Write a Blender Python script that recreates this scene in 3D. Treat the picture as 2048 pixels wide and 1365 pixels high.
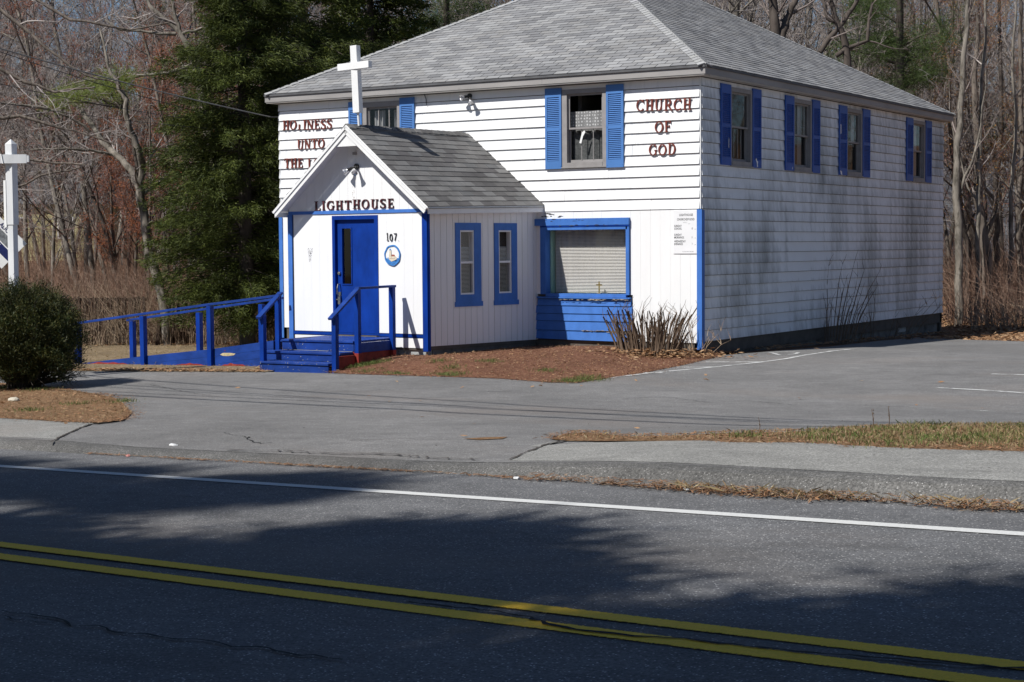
import bpy, math, random
import numpy as np
from mathutils import Vector, Matrix
R = math.radians
rnd = random.Random(7)
scn = bpy.context.scene
for o in list(bpy.data.objects): bpy.data.objects.remove(o)
COL = scn.collection

# ------------------------------------------------------------------ camera
CAM = np.array([13.1476, -27.5762, 2.0]); FPX = 3360.4; YAW = .5569; PITCH = .0571; ROLL = -.0075
_F = np.array([-math.sin(YAW)*math.cos(PITCH), math.cos(YAW)*math.cos(PITCH), -math.sin(PITCH)])
_R0 = np.array([math.cos(YAW), math.sin(YAW), 0.]); _U0 = np.cross(_R0, _F)
_R = _R0*math.cos(ROLL)+_U0*math.sin(ROLL); _U = _U0*math.cos(ROLL)-_R0*math.sin(ROLL)
cd = bpy.data.cameras.new('camera'); cam = bpy.data.objects.new('camera', cd); COL.objects.link(cam)
cd.sensor_width = 36; cd.lens = FPX/2048*36; cd.clip_start = .3; cd.clip_end = 2000
m = Matrix.Identity(4)
for i in range(3): m[i][0] = _R[i]; m[i][1] = _U[i]; m[i][2] = -_F[i]; m[i][3] = CAM[i]
cam.matrix_world = m; scn.camera = cam
# ------------------------------------------------------------------ world, sun, exposure
SUN = Vector((.34, .80, -1.0)).normalized()          # direction the light travels
el = math.asin(-SUN.z); az = math.atan2(-SUN.x, -SUN.y)   # azimuth of the sun, clockwise from +Y
w = bpy.data.worlds.new('World'); scn.world = w; w.use_nodes = True
nt = w.node_tree; nt.nodes.clear()
sky = nt.nodes.new('ShaderNodeTexSky'); sky.sky_type = 'NISHITA'; sky.sun_disc = False
sky.sun_elevation = el; sky.sun_rotation = az; sky.air_density = 1.0; sky.dust_density = .3; sky.ozone_density = 6.0
bg = nt.nodes.new('ShaderNodeBackground'); bg.inputs[1].default_value = .064
wo = nt.nodes.new('ShaderNodeOutputWorld'); nt.links.new(sky.outputs[0], bg.inputs[0]); nt.links.new(bg.outputs[0], wo.inputs[0])
sl = bpy.data.lights.new('sun', 'SUN'); sl.energy = 5.0; sl.angle = R(.55); sl.color = (1, .975, .93)
so = bpy.data.objects.new('sun', sl); COL.objects.link(so)
so.rotation_euler = SUN.to_track_quat('-Z', 'Y').to_euler(); so.location = (0, -10, 30)
scn.view_settings.view_transform = 'Standard'; scn.view_settings.look = 'None'
scn.view_settings.exposure = 0.2; scn.view_settings.gamma = 1

# ------------------------------------------------------------------ pixel rays and ground heights
def ray(x, y):
    d = _F*FPX+_R*(x-1024)-_U*(y-682.5); return d/np.linalg.norm(d)
def onplane(x, y, n, c):
    d = ray(x, y); n = np.array(n, float); return CAM+d*((c-CAM@n)/(d@n))
RD = np.array([.99032589, -.13876105]); RN = np.array([.13876105, .99032589]); H0 = np.array([9.38385706, -21.54839167])
def uv(x, y): return (x-H0[0])*RD[0]+(y-H0[1])*RD[1], (x-H0[0])*RN[0]+(y-H0[1])*RN[1]
def xy(u, v): return H0[0]+u*RD[0]+v*RN[0], H0[1]+u*RD[1]+v*RN[1]
def sm(t): t = max(0., min(1., t)); return t*t*(3-2*t)
def lerp(a, b, t): return a+(b-a)*t
def g_road(x, y):
    u, v = uv(x, y); return .40+.0408*max(-40, min(30, u))-.012*abs(v-.1)*.6
def kerb_h(u):
    if u < -9.6: return .075
    if u < -8.8: return lerp(.075, .05, (u+9.6)/.8)
    if u < -5: return .05
    return lerp(.05, .135, sm((u+5)/3))
def vk(u): return 4.39+.0*u if u < -5 else 4.39-.2*sm((u+5)/5)
def g_base(x, y):
    z = .02*max(-18, min(14, x))
    z += -.02*min(max(y, 0), 16)+.01*max(min(y, 0), -8)
    if y > 20: z += .05*(y-20)+.0001*(y-20)**2
    if x < -20: z += .03*(-20-x)
    if x > 8 and y > 8: z += .05*(x-8)*sm((y-8)/6)
    return z
def g_lot(x, y):
    u, v = uv(x, y)
    near = g_road(x, y)+kerb_h(u)+.02*min(max(v-4.4, 0), 1.5)
    return lerp(near, g_base(x, y), sm((v-5.6)/8.5))
def g_all(x, y):
    u, v = uv(x, y)
    if v < vk(u): return g_road(x, y)
    return g_lot(x, y)
def at(px, py, g=g_all, tmax=140):
    d = ray(px, py); t = 3.; prev = t
    while t < tmax:
        P = CAM+d*t
        if P[2] <= g(P[0], P[1]):
            a, b = prev, t
            for _ in range(24):
                mm = (a+b)/2; Q = CAM+d*mm
                if Q[2] <= g(Q[0], Q[1]): b = mm
                else: a = mm
            Q = CAM+d*b; return (Q[0], Q[1])
        prev = t; t += .25
    Q = CAM+d*tmax; return (Q[0], Q[1])
def far(px, depth):
    d = ray(px, 500); h = d[:2]/(d@_F)*depth; return CAM[0]+h[0], CAM[1]+h[1]
def zpix(px, py, depth):
    d = ray(px, py); return CAM[2]+d[2]/(d@_F)*depth
def pt(px, py, depth):
    d = ray(px, py); return CAM+d/(d@_F)*depth

# ------------------------------------------------------------------ object helpers
def tag(o, label=None, cat=None, group=None, kind=None):
    if label: o['label'] = label
    if cat: o['category'] = cat
    if group: o['group'] = group
    if kind: o['kind'] = kind
    return o
def wloc(o):
    v = Vector((0, 0, 0))
    while o is not None: v += o.location; o = o.parent
    return v
def empty(name, loc, label, cat, group=None):
    o = bpy.data.objects.new(name, None); o.location = loc; o.empty_display_size = .2
    COL.objects.link(o); return tag(o, label, cat, group)
def link(name, me, parent=None, label=None, kind=None):
    o = bpy.data.objects.new(name, me); COL.objects.link(o)
    if parent is not None: o.parent = parent
    return tag(o, label, None, None, kind)
class MB:
    def __init__(s): s.v = []; s.f = []
    def poly(s, pts): n = len(s.v); s.v += [tuple(p) for p in pts]; s.f.append(tuple(range(n, n+len(pts))))
    def hexa(s, p):            # p[0:4] bottom ring, p[4:8] top ring
        n = len(s.v); s.v += [tuple(q) for q in p]
        for a in ((3, 2, 1, 0), (4, 5, 6, 7), (0, 1, 5, 4), (1, 2, 6, 5), (2, 3, 7, 6), (3, 0, 4, 7)): s.f.append(tuple(n+i for i in a))
    def box(s, c, size, M=None):
        x, y, z = [q/2 for q in size]; P = [(-x, -y, -z), (x, -y, -z), (x, y, -z), (-x, y, -z), (-x, -y, z), (x, -y, z), (x, y, z), (-x, y, z)]
        if M is not None: P = [tuple(M @ Vector(q)) for q in P]
        s.hexa([(q[0]+c[0], q[1]+c[1], q[2]+c[2]) for q in P])
    def bar(s, a, b, wd, ht, up=(0, 0, 1)):     # rectangular bar from a to b
        a = Vector(a); b = Vector(b); d = (b-a).normalized(); upv = Vector(up)
        if abs(d.dot(upv)) > .98: upv = Vector((0, 1, 0))
        r = d.cross(upv).normalized(); u = r.cross(d).normalized()
        q = []
        for e in (a, b): q += [e-r*wd/2-u*ht/2, e+r*wd/2-u*ht/2, e+r*wd/2+u*ht/2, e-r*wd/2+u*ht/2]
        s.hexa(q)
    def tube(s, pts, rad, n=6, cap=True):
        pts = [Vector(p) for p in pts]; base = len(s.v)
        if not hasattr(rad, '__len__'): rad = [rad]*len(pts)
        d0 = (pts[-1]-pts[0]); ref = Vector((0, 0, 1)) if abs(d0.normalized().z) < .8 else Vector((1, 0, 0))
        for i, p in enumerate(pts):
            d = (pts[min(i+1, len(pts)-1)]-pts[max(i-1, 0)]).normalized(); a = d.cross(ref).normalized(); b = d.cross(a)
            for k in range(n):
                t = 2*math.pi*k/n; s.v.append(tuple(p+(a*math.cos(t)+b*math.sin(t))*rad[i]))
        for i in range(len(pts)-1):
            for k in range(n):
                k2 = (k+1) % n; s.f.append((base+i*n+k, base+i*n+k2, base+(i+1)*n+k2, base+(i+1)*n+k))
        if cap:
            s.f.append(tuple(base+k for k in range(n))); s.f.append(tuple(base+(len(pts)-1)*n+k for k in reversed(range(n))))
    def build(s, name, mat, parent=None, label=None, kind=None, smooth=False, bevel=0):
        L = wloc(parent) if parent is not None else Vector((0, 0, 0))
        me = bpy.data.meshes.new(name); me.from_pydata([(x-L.x, y-L.y, z-L.z) for x, y, z in s.v], [], s.f)
        me.materials.append(mat)
        if smooth: me.polygons.foreach_set('use_smooth', [True]*len(me.polygons))
        me.update(); o = link(name, me, parent, label, kind)
        if bevel:
            b = o.modifiers.new('bevel', 'BEVEL'); b.width = bevel; b.segments = 2; b.limit_method = 'ANGLE'
        return o
def np_mesh(name, V, F, mat):       # V (n,3) F (m,k)
    me = bpy.data.meshes.new(name); V = np.asarray(V, np.float32); F = np.asarray(F, np.int32); k = F.shape[1]
    me.vertices.add(len(V)); me.vertices.foreach_set('co', V.ravel())
    me.loops.add(F.size); me.loops.foreach_set('vertex_index', F.ravel())
    me.polygons.add(len(F)); me.polygons.foreach_set('loop_start', np.arange(len(F), dtype=np.int32)*k)
    me.polygons.foreach_set('loop_total', np.full(len(F), k, np.int32))
    me.update(calc_edges=True); me.validate(); me.materials.append(mat); return me

# ------------------------------------------------------------------ materials
def new_mat(name):
    mt = bpy.data.materials.new(name); mt.use_nodes = True; n = mt.node_tree; n.nodes.clear()
    o = n.nodes.new('ShaderNodeOutputMaterial'); b = n.nodes.new('ShaderNodeBsdfPrincipled')
    n.links.new(b.outputs[0], o.inputs[0]); return mt, n, b, o
def nd(n, t, **kw):
    x = n.nodes.new(t)
    for k, v in kw.items():
        if k.startswith('i_'): x.inputs[k[2:].replace('_', ' ')].default_value = v
        else: setattr(x, k, v)
    return x
def pos(n, scale=(1, 1, 1), rot=(0, 0, 0)):
    g = n.nodes.new('ShaderNodeNewGeometry'); mp = n.nodes.new('ShaderNodeMapping')
    mp.inputs['Scale'].default_value = scale; mp.inputs['Rotation'].default_value = rot
    n.links.new(g.outputs['Position'], mp.inputs[0]); return mp.outputs[0]
def noise(n, vec, scale, detail=4, rough=.6):
    t = n.nodes.new('ShaderNodeTexNoise'); t.inputs['Scale'].default_value = scale; t.inputs['Detail'].default_value = detail; t.inputs['Roughness'].default_value = rough
    n.links.new(vec, t.inputs['Vector']); return t.outputs[0]
def ramp(n, f, stops):
    r = n.nodes.new('ShaderNodeValToRGB'); cr = r.color_ramp
    while len(cr.elements) > 2: cr.elements.remove(cr.elements[-1])
    for i, (p, c) in enumerate(stops):
        e = cr.elements[i] if i < 2 else cr.elements.new(p)
        e.position = p; e.color = (c, c, c, 1) if not hasattr(c, '__len__') else (*c, 1)
    n.links.new(f, r.inputs[0]); return r.outputs[0]
def mix(n, f, a, b, mode='MIX'):
    x = n.nodes.new('ShaderNodeMix'); x.data_type = 'RGBA'; x.blend_type = mode
    for s, val in ((0, f), (6, a), (7, b)):
        if hasattr(val, 'is_linked') or hasattr(val, 'links'): n.links.new(val, x.inputs[s])
        else: x.inputs[s].default_value = val if s == 0 else (*val, 1)
    return x.outputs[2]
def mth(n, op, a, b=0.):
    x = n.nodes.new('ShaderNodeMath'); x.operation = op
    for s, val in ((0, a), (1, b)):
        if hasattr(val, 'links'): n.links.new(val, x.inputs[s])
        else: x.inputs[s].default_value = val
    return x.outputs[0]
def bump(n, b, h, st=.3, dist=.01):
    x = n.nodes.new('ShaderNodeBump'); x.inputs['Strength'].default_value = st; x.inputs['Distance'].default_value = dist
    n.links.new(h, x.inputs['Height']); n.links.new(x.outputs[0], b.inputs['Normal'])
def spec(b, v): b.inputs['Specular IOR Level'].default_value = v
def simple(name, col, rough=.6, var=.15, scale=6, stretch=(1, 1, 1), bst=.2, sp=.3, metal=0, dirt=None):
    mt, n, b, o = new_mat(name); v = pos(n, stretch)
    a = noise(n, v, scale, 5); f = ramp(n, a, [(.3, 0), (.7, 1)])
    c = mix(n, f, tuple(q*(1-var) for q in col), tuple(min(1, q*(1+var)) for q in col))
    if dirt:
        d = ramp(n, noise(n, v, dirt[1], 8, .7), [(dirt[2], 0), (dirt[2]+dirt[3], 1)]); c = mix(n, d, c, dirt[0])
    n.links.new(c, b.inputs[0]); b.inputs['Roughness'].default_value = rough; spec(b, sp); b.inputs['Metallic'].default_value = metal
    if bst: bump(n, b, noise(n, v, scale*6, 4), bst, .004)
    return mt
def pervar(name, cols, rough=.8, sp=.2, trans=0, big=None, objrand=True):     # colour differs from piece to piece
    mt, n, b, o = new_mat(name); g = n.nodes.new('ShaderNodeNewGeometry')
    f = g.outputs['Random Per Island']
    if objrand:
        oi = n.nodes.new('ShaderNodeObjectInfo'); f = mth(n, 'FRACT', mth(n, 'ADD', f, oi.outputs['Random']))
    c = ramp(n, f, [(i/max(1, len(cols)-1), cc) for i, cc in enumerate(cols)])
    if big:
        f2 = ramp(n, noise(n, pos(n), big[0], 3), [(.35, big[1]), (.65, big[2])]); c = mix(n, 1.0, c, f2, 'MULTIPLY')
    n.links.new(c, b.inputs[0]); b.inputs['Roughness'].default_value = rough; spec(b, sp)
    if trans:
        t = n.nodes.new('ShaderNodeBsdfTranslucent'); n.links.new(c, t.inputs[0]); x = n.nodes.new('ShaderNodeMixShader'); x.inputs[0].default_value = trans
        n.links.new(b.outputs[0], x.inputs[1]); n.links.new(t.outputs[0], x.inputs[2]); n.links.new(x.outputs[0], o.inputs[0])
    return mt
def asphalt(name, lo, hi, speck=.25, tint=(1, 1, 1), patch=.25, bst=.5):
    mt, n, b, o = new_mat(name); v = pos(n)
    big = ramp(n, noise(n, v, .35, 5, .65), [(.3, 1-patch), (.7, 1+patch*.4)])
    mid = ramp(n, noise(n, pos(n, (1, 1.4, 1)), 3.2, 7, .72), [(.3, .78), (.7, 1.16)])
    f = ramp(n, noise(n, v, 55, 3, .8), [(.32, 0), (.68, 1)])
    c = mix(n, f, tuple(lo*q for q in tint), tuple(hi*q for q in tint))
    vo = nd(n, 'ShaderNodeTexVoronoi'); vo.inputs['Scale'].default_value = 70; n.links.new(v, vo.inputs['Vector'])
    sx = n.nodes.new('ShaderNodeSeparateColor'); n.links.new(vo.outputs['Color'], sx.inputs[0])
    near = ramp(n, vo.outputs['Distance'], [(.22, 1), (.42, 0)])
    sel = mth(n, 'MULTIPLY', ramp(n, sx.outputs[0], [(.70, 0), (.97, 1)]), near)
    dk = mth(n, 'MULTIPLY', ramp(n, sx.outputs[1], [(.72, 0), (.92, .75)]), near)
    c = mix(n, dk, c, (lo*.4, lo*.4, lo*.4)); c = mix(n, sel, c, (speck, speck*.98, speck*.95))
    c = mix(n, 1., c, big, 'MULTIPLY'); c = mix(n, 1., c, mid, 'MULTIPLY')
    br = ramp(n, noise(n, pos(n, (.6, 1.3, 1)), .28, 6, .6), [(.52, 0), (.68, .5)]); c = mix(n, br, c, ((lo+hi)*.52, (lo+hi)*.44, (lo+hi)*.38))
    # thin irregular stains
    st = ramp(n, noise(n, pos(n, (.5, 1.6, 1)), 1.1, 8, .7), [(.56, 0), (.66, .3)]); c = mix(n, st, c, (lo*.7, lo*.68, lo*.66))
    if name == 'road_asphalt':          # wheel paths polished a little lighter, oil drip band between them
        sp_ = n.nodes.new('ShaderNodeSeparateXYZ'); n.links.new(v, sp_.inputs[0])
        vv = mth(n, 'ADD', mth(n, 'ADD', mth(n, 'MULTIPLY', sp_.outputs[0], .13876), mth(n, 'MULTIPLY', sp_.outputs[1], .99033)), 20.038-.1)
        wv = mth(n, 'ADD', mth(n, 'MULTIPLY', mth(n, 'COSINE', mth(n, 'MULTIPLY', mth(n, 'SUBTRACT', mth(n, 'ABSOLUTE', vv), .85), 3.7)), .08), .98)
        x_ = n.nodes.new('ShaderNodeCombineColor'); [n.links.new(wv, x_.inputs[k]) for k in range(3)]; c = mix(n, 1., c, x_.outputs[0], 'MULTIPLY')
    n.links.new(c, b.inputs[0]); b.inputs['Roughness'].default_value = .82; spec(b, .35)
    bump(n, b, noise(n, v, 60, 3, .8), bst, .012); return mt
M = {}
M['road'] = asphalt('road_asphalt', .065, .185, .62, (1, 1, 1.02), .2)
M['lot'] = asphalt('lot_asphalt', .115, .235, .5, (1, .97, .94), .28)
M['sidewalk'] = asphalt('sidewalk_asphalt', .13, .38, .55, (1, .98, .91), .16, .9)
M['kerb'] = asphalt('kerb_asphalt', .05, .19, .4, (1, .97, .92), .4, .9)
ZS = 2.6257-12*.2006; BB = .2006
def siding_mat(name, side):
    mt, n, b, o = new_mat(name); v = pos(n)
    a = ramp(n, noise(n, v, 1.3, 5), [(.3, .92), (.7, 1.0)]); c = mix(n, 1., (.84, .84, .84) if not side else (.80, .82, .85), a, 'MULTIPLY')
    st = (1, 0, .1) if not side else (0, 1, .07)
    streak = noise(n, pos(n, st), 6 if side else 9, 4 if side else 7, .6)
    patch = noise(n, pos(n, (1, 0, .75) if not side else (0, 1, .75)), .55, 4, .6)
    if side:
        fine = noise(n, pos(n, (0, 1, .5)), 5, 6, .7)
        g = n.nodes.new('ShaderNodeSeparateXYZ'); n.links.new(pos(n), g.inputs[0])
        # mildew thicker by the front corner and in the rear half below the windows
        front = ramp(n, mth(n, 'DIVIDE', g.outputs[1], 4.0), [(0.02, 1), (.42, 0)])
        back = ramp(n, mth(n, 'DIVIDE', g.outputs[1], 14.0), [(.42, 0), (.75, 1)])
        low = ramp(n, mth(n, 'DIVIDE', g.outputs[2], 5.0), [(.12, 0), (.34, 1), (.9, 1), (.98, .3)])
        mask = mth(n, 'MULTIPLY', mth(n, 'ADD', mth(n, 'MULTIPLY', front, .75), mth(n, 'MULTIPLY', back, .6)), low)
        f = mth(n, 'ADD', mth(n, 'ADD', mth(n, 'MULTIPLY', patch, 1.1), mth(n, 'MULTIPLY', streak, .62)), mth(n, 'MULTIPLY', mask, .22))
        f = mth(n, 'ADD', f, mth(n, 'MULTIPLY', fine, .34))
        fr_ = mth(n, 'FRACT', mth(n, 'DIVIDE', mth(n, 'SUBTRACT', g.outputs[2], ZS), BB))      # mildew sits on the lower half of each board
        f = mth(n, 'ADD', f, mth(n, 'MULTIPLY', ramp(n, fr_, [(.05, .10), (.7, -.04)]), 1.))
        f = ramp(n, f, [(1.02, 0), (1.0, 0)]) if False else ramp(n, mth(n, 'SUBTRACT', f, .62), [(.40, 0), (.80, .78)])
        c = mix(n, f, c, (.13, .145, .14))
    else:
        f = ramp(n, mth(n, 'MULTIPLY', streak, patch), [(.27, 0), (.42, .5)]); c = mix(n, f, c, (.46, .49, .53))
    n.links.new(c, b.inputs[0]); b.inputs['Roughness'].default_value = .55; spec(b, .35)
    bump(n, b, noise(n, pos(n, (.4, .4, .4)), 9, 3), .10, .004); return mt
M['siding'] = siding_mat('white_front_siding', False); M['siding_side'] = siding_mat('mildewed_side_siding', True)
M['panel'] = simple('white_painted_panel', (.80, .80, .80), .5, .03, 3, (1, 1, .2), .12, .3, 0, ((.5, .49, .46), 5, .70, .12))
M['white'] = simple('white_trim_paint', (.78, .78, .77), .5, .04, 5, (1, 1, .5), .15, .3, 0, ((.42, .40, .37), 9, .66, .12))
M['whitepost'] = simple('weathered_white_post', (.66, .67, .68), .6, .08, 8, (1, 1, .15), .3, .3, 0, ((.3, .29, .27), 12, .62, .1))
M['sheath'] = simple('dark_sheathing', (.10, .09, .08), .9, .2, 4)
M['room'] = simple('dim_room_wall', (.06, .055, .05), .9, .2, 2, bst=0)
M['deep'] = simple('deep_blue_paint', (.003, .034, .24), .5, .28, 3, (1, 1, .6), .2, .15, 0, ((.02, .025, .08), 11, .66, .08))
M['deck'] = simple('worn_blue_deck_paint', (.010, .042, .22), .55, .36, 4, (.6, .6, 1), .25, .2, 0, ((.12, .11, .15), 14, .64, .06))
M['trim'] = simple('light_blue_trim_paint', (.055, .165, .49), .5, .12, 6, (1, 1, .6), .25, .2, 0, ((.02, .035, .12), 13, .67, .06))
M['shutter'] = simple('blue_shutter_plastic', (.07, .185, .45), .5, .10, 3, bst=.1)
M['shutter2'] = simple('shade_darkened_shutter_plastic', (.025, .09, .36), .5, .10, 3, bst=.1, dirt=((.5, .5, .52), 5, .73, .02))  # darker copy of the front shutter blue; side wall shade is in the colour
M['frame'] = simple('grey_window_frame', (.27, .255, .25), .6, .12, 6, bst=.15)
M['fascia'] = simple('grey_fascia_paint', (.30, .285, .275), .6, .15, 3, (.3, .3, 1), .2, .3, 0, ((.12, .11, .10), 8, .66, .1))
M['drip'] = simple('dark_drip_edge', (.10, .10, .105), .6, .2, 4)
M['soffit'] = simple('soffit_paint', (.45, .43, .40), .7, .1, 4)
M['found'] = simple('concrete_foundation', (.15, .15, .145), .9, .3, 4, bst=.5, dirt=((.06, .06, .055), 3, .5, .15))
M['foundlit'] = simple('lit_tone_foundation', (.34, .36, .36), .9, .2, 4, bst=.5, dirt=((.15, .14, .13), 9, .55, .1))  # lighter copy of the foundation concrete, with sunlight put into the colour
M['shingle'] = pervar('grey_roof_shingle', [(.17, .17, .175), (.23, .23, .235), (.30, .30, .30), (.26, .255, .25), (.21, .21, .215)], .9, .15, 0, (.8, .86, 1.05))
M['pshingle'] = pervar('dark_porch_shingle', [(.105, .10, .10), (.15, .145, .14), (.20, .195, .19), (.13, .13, .13)], .9, .15, 0, (1.5, .8, 1.1))
M['underlay'] = simple('roof_underlay', (.05, .05, .05), .95, .1, 5)
M['letter'] = simple('red_sign_letter', (.17, .04, .028), .5, .3, 14, bst=.1, dirt=((.04, .03, .03), 18, .55, .1))
M['letter2'] = simple('maroon_sign_letter', (.085, .018, .022), .5, .4, 14, bst=.1, dirt=((.012, .01, .014), 18, .5, .1))
M['ink'] = simple('black_ink', (.02, .02, .025), .6, .1, 20, bst=0)
M['inkgrey'] = simple('faded_grey_ink', (.3, .3, .31), .6, .1, 20, bst=0)
M['metal'] = simple('aged_metal', (.42, .42, .40), .35, .1, 12, metal=1)
M['darkmetal'] = simple('dark_lamp_metal', (.035, .035, .035), .5, .2, 12)
M['brass'] = simple('brass', (.55, .42, .14), .35, .1, 12, metal=.8)
M['rust'] = simple('bare_red_paint', (.25, .03, .02), .7, .3, 8)
M['wire'] = simple('black_cable', (.03, .03, .035), .6, .1, 5, bst=0)
M['wirelit'] = simple('sun_lightened_cable', (.10, .10, .10), .5, .1, 5, bst=0)  # cable colour raised to look sunlit
M['blind'] = simple('ivory_blind_slat', (.66, .64, .60), .5, .04, 3, bst=0)
M['curtain'] = simple('white_sheer_curtain', (.40, .40, .40), .9, .25, 9, (1, 1, .05), .3)
M['dimcurtain'] = simple('dim_lace_curtain', (.24, .25, .25), .9, .4, 22, (1, 1, 1), .3)
M['mint'] = simple('pale_green_reveal', (.30, .50, .42), .6, .05, 3, bst=0)
M['bark'] = simple('grey_brown_bark', (.15, .125, .105), .95, .45, 9, (1, 1, .2), 1., .1, 0, ((.05, .042, .035), 14, .52, .1))
M['barkdark'] = simple('dark_bark', (.085, .07, .06), .95, .35, 7, (1, 1, .25), .8, .1)
M['barklight'] = simple('pale_lichen_bark', (.22, .195, .165), .95, .35, 6, (1, 1, .3), 1., .1, 0, ((.09, .08, .065), 7, .48, .12))
M['twig'] = pervar('bare_twigs', [(.165, .135, .12), (.27, .225, .205), (.12, .095, .085)], .9, .1)
M['twigred'] = pervar('budding_red_twigs', [(.24, .12, .10), (.30, .17, .14), (.18, .11, .10)], .9, .1)
M['twiggrey'] = pervar('grey_lit_twigs', [(.27, .235, .22), (.40, .355, .33), (.21, .18, .17)], .9, .1)
M['budred'] = pervar('red_maple_buds', [(.36, .13, .06), (.42, .17, .08), (.26, .085, .045)], .8, .1, .3)
M['budor'] = pervar('orange_maple_buds', [(.34, .18, .06), (.42, .22, .07), (.28, .16, .05)], .8, .1, .3)
M['spruce'] = pervar('spruce_needles', [(.028, .042, .010), (.058, .078, .014), (.105, .125, .022), (.024, .036, .009)], .65, .25, .18, (1.1, .65, 1.25), False)
M['yew'] = pervar('yew_needles', [(.014, .026, .007), (.030, .044, .010), (.095, .088, .018), (.018, .030, .008)], .6, .3, .15, (3, .6, 1.3), False)
M['pine'] = pervar('pine_needles', [(.055, .085, .026), (.080, .115, .032), (.045, .066, .024)], .65, .2, .2, None, False)
M['pinelit'] = pervar('sun_brightened_pine_needles', [(.15, .19, .04), (.20, .24, .055), (.12, .16, .035)], .65, .2, .25, None, False)  # pine green brightened so the bough looks sunlit
M['brush'] = pervar('red_brown_brush', [(.17, .095, .065), (.25, .15, .105), (.33, .235, .175), (.13, .075, .06)], .9, .1, 0, None, False)
M['cane'] = pervar('dry_canes', [(.30, .225, .155), (.40, .31, .22), (.20, .13, .09)], .9, .1, 0, None, False)
M['stem'] = simple('cut_shrub_stem', (.14, .10, .072), .95, .35, 12, (1, 1, .3), .6, .1)
M['stemtip'] = simple('cut_stem_end', (.42, .34, .24), .9, .2, 20)
M['leaf'] = pervar('dead_leaves', [(.30, .165, .085), (.42, .255, .135), (.22, .115, .06), (.50, .34, .20)], .8, .2, .15, None, False)
M['needle'] = pervar('fallen_pine_needles', [(.22, .105, .052), (.30, .165, .09), (.15, .08, .045), (.38, .27, .17)], .85, .15, 0, None, False)
M['straw'] = pervar('dry_grass', [(.36, .28, .15), (.28, .22, .11), (.22, .15, .08), (.42, .34, .21)], .85, .15, .2, None, False)
M['grass'] = pervar('green_grass', [(.08, .125, .03), (.115, .155, .04), (.17, .18, .065)], .7, .2, .25, None, False)
M['picket'] = pervar('weathered_picket', [(.075, .05, .04), (.10, .07, .055), (.055, .04, .034)], .95, .1)
def soil(name, c0, c1, c2, sc=14, bst=.8):
    mt, n, b, o = new_mat(name); v = pos(n)
    f = ramp(n, noise(n, v, sc, 8, .78), [(.28, c0), (.5, c1), (.74, c2)])
    f2 = ramp(n, noise(n, v, .9, 5, .6), [(.3, .75), (.7, 1.15)]); c = mix(n, 1., f, f2, 'MULTIPLY')
    vo = nd(n, 'ShaderNodeTexVoronoi'); vo.inputs['Scale'].default_value = 38; n.links.new(v, vo.inputs['Vector'])
    sx = n.nodes.new('ShaderNodeSeparateColor'); n.links.new(vo.outputs['Color'], sx.inputs[0])
    sel = mth(n, 'MULTIPLY', ramp(n, sx.outputs[0], [(.86, 0), (.9, 1)]), ramp(n, vo.outputs['Distance'], [(.2, 1), (.3, 0)]))
    c = mix(n, sel, c, tuple(min(.6, q*1.5) for q in c2))
    n.links.new(c, b.inputs[0]); b.inputs['Roughness'].default_value = .95; spec(b, .1)
    bump(n, b, noise(n, v, sc*2.2, 6, .8), bst, .03); return mt
M['mulch'] = soil('needle_mulch', (.075, .032, .02), (.17, .08, .05), (.31, .17, .105))
M['verge'] = soil('needle_verge', (.10, .05, .025), (.22, .13, .07), (.36, .25, .15))
M['forest'] = soil('forest_floor', (.07, .04, .025), (.18, .105, .065), (.33, .21, .13), 6)
M['sand'] = soil('sandy_grass', (.10, .07, .04), (.21, .155, .095), (.34, .27, .18), 9)
def glass(name, tint=(.95, .95, .95), refl=1.0):
    mt = bpy.data.materials.new(name); mt.use_nodes = True; n = mt.node_tree; n.nodes.clear()
    o = n.nodes.new('ShaderNodeOutputMaterial'); t = n.nodes.new('ShaderNodeBsdfTransparent'); t.inputs[0].default_value = (*tint, 1)
    g = n.nodes.new('ShaderNodeBsdfGlossy'); g.inputs['Roughness'].default_value = .02
    fr = n.nodes.new('ShaderNodeFresnel'); gg = n.nodes.new('ShaderNodeNewGeometry'); n.links.new(mth(n, 'SUBTRACT', 1.5, mth(n, 'MULTIPLY', gg.outputs['Backfacing'], .8333)), fr.inputs[0]); x = n.nodes.new('ShaderNodeMixShader')
    n.links.new(mth(n, 'MULTIPLY', fr.outputs[0], refl), x.inputs[0]); n.links.new(t.outputs[0], x.inputs[1]); n.links.new(g.outputs[0], x.inputs[2]); n.links.new(x.outputs[0], o.inputs[0]); return mt
M['glass'] = glass('window_glass'); M['screen'] = glass('screened_glass', (.62, .62, .62), 1.0); M['lampglass'] = glass('lamp_glass', (.8, .8, .8), 2.5)
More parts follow.
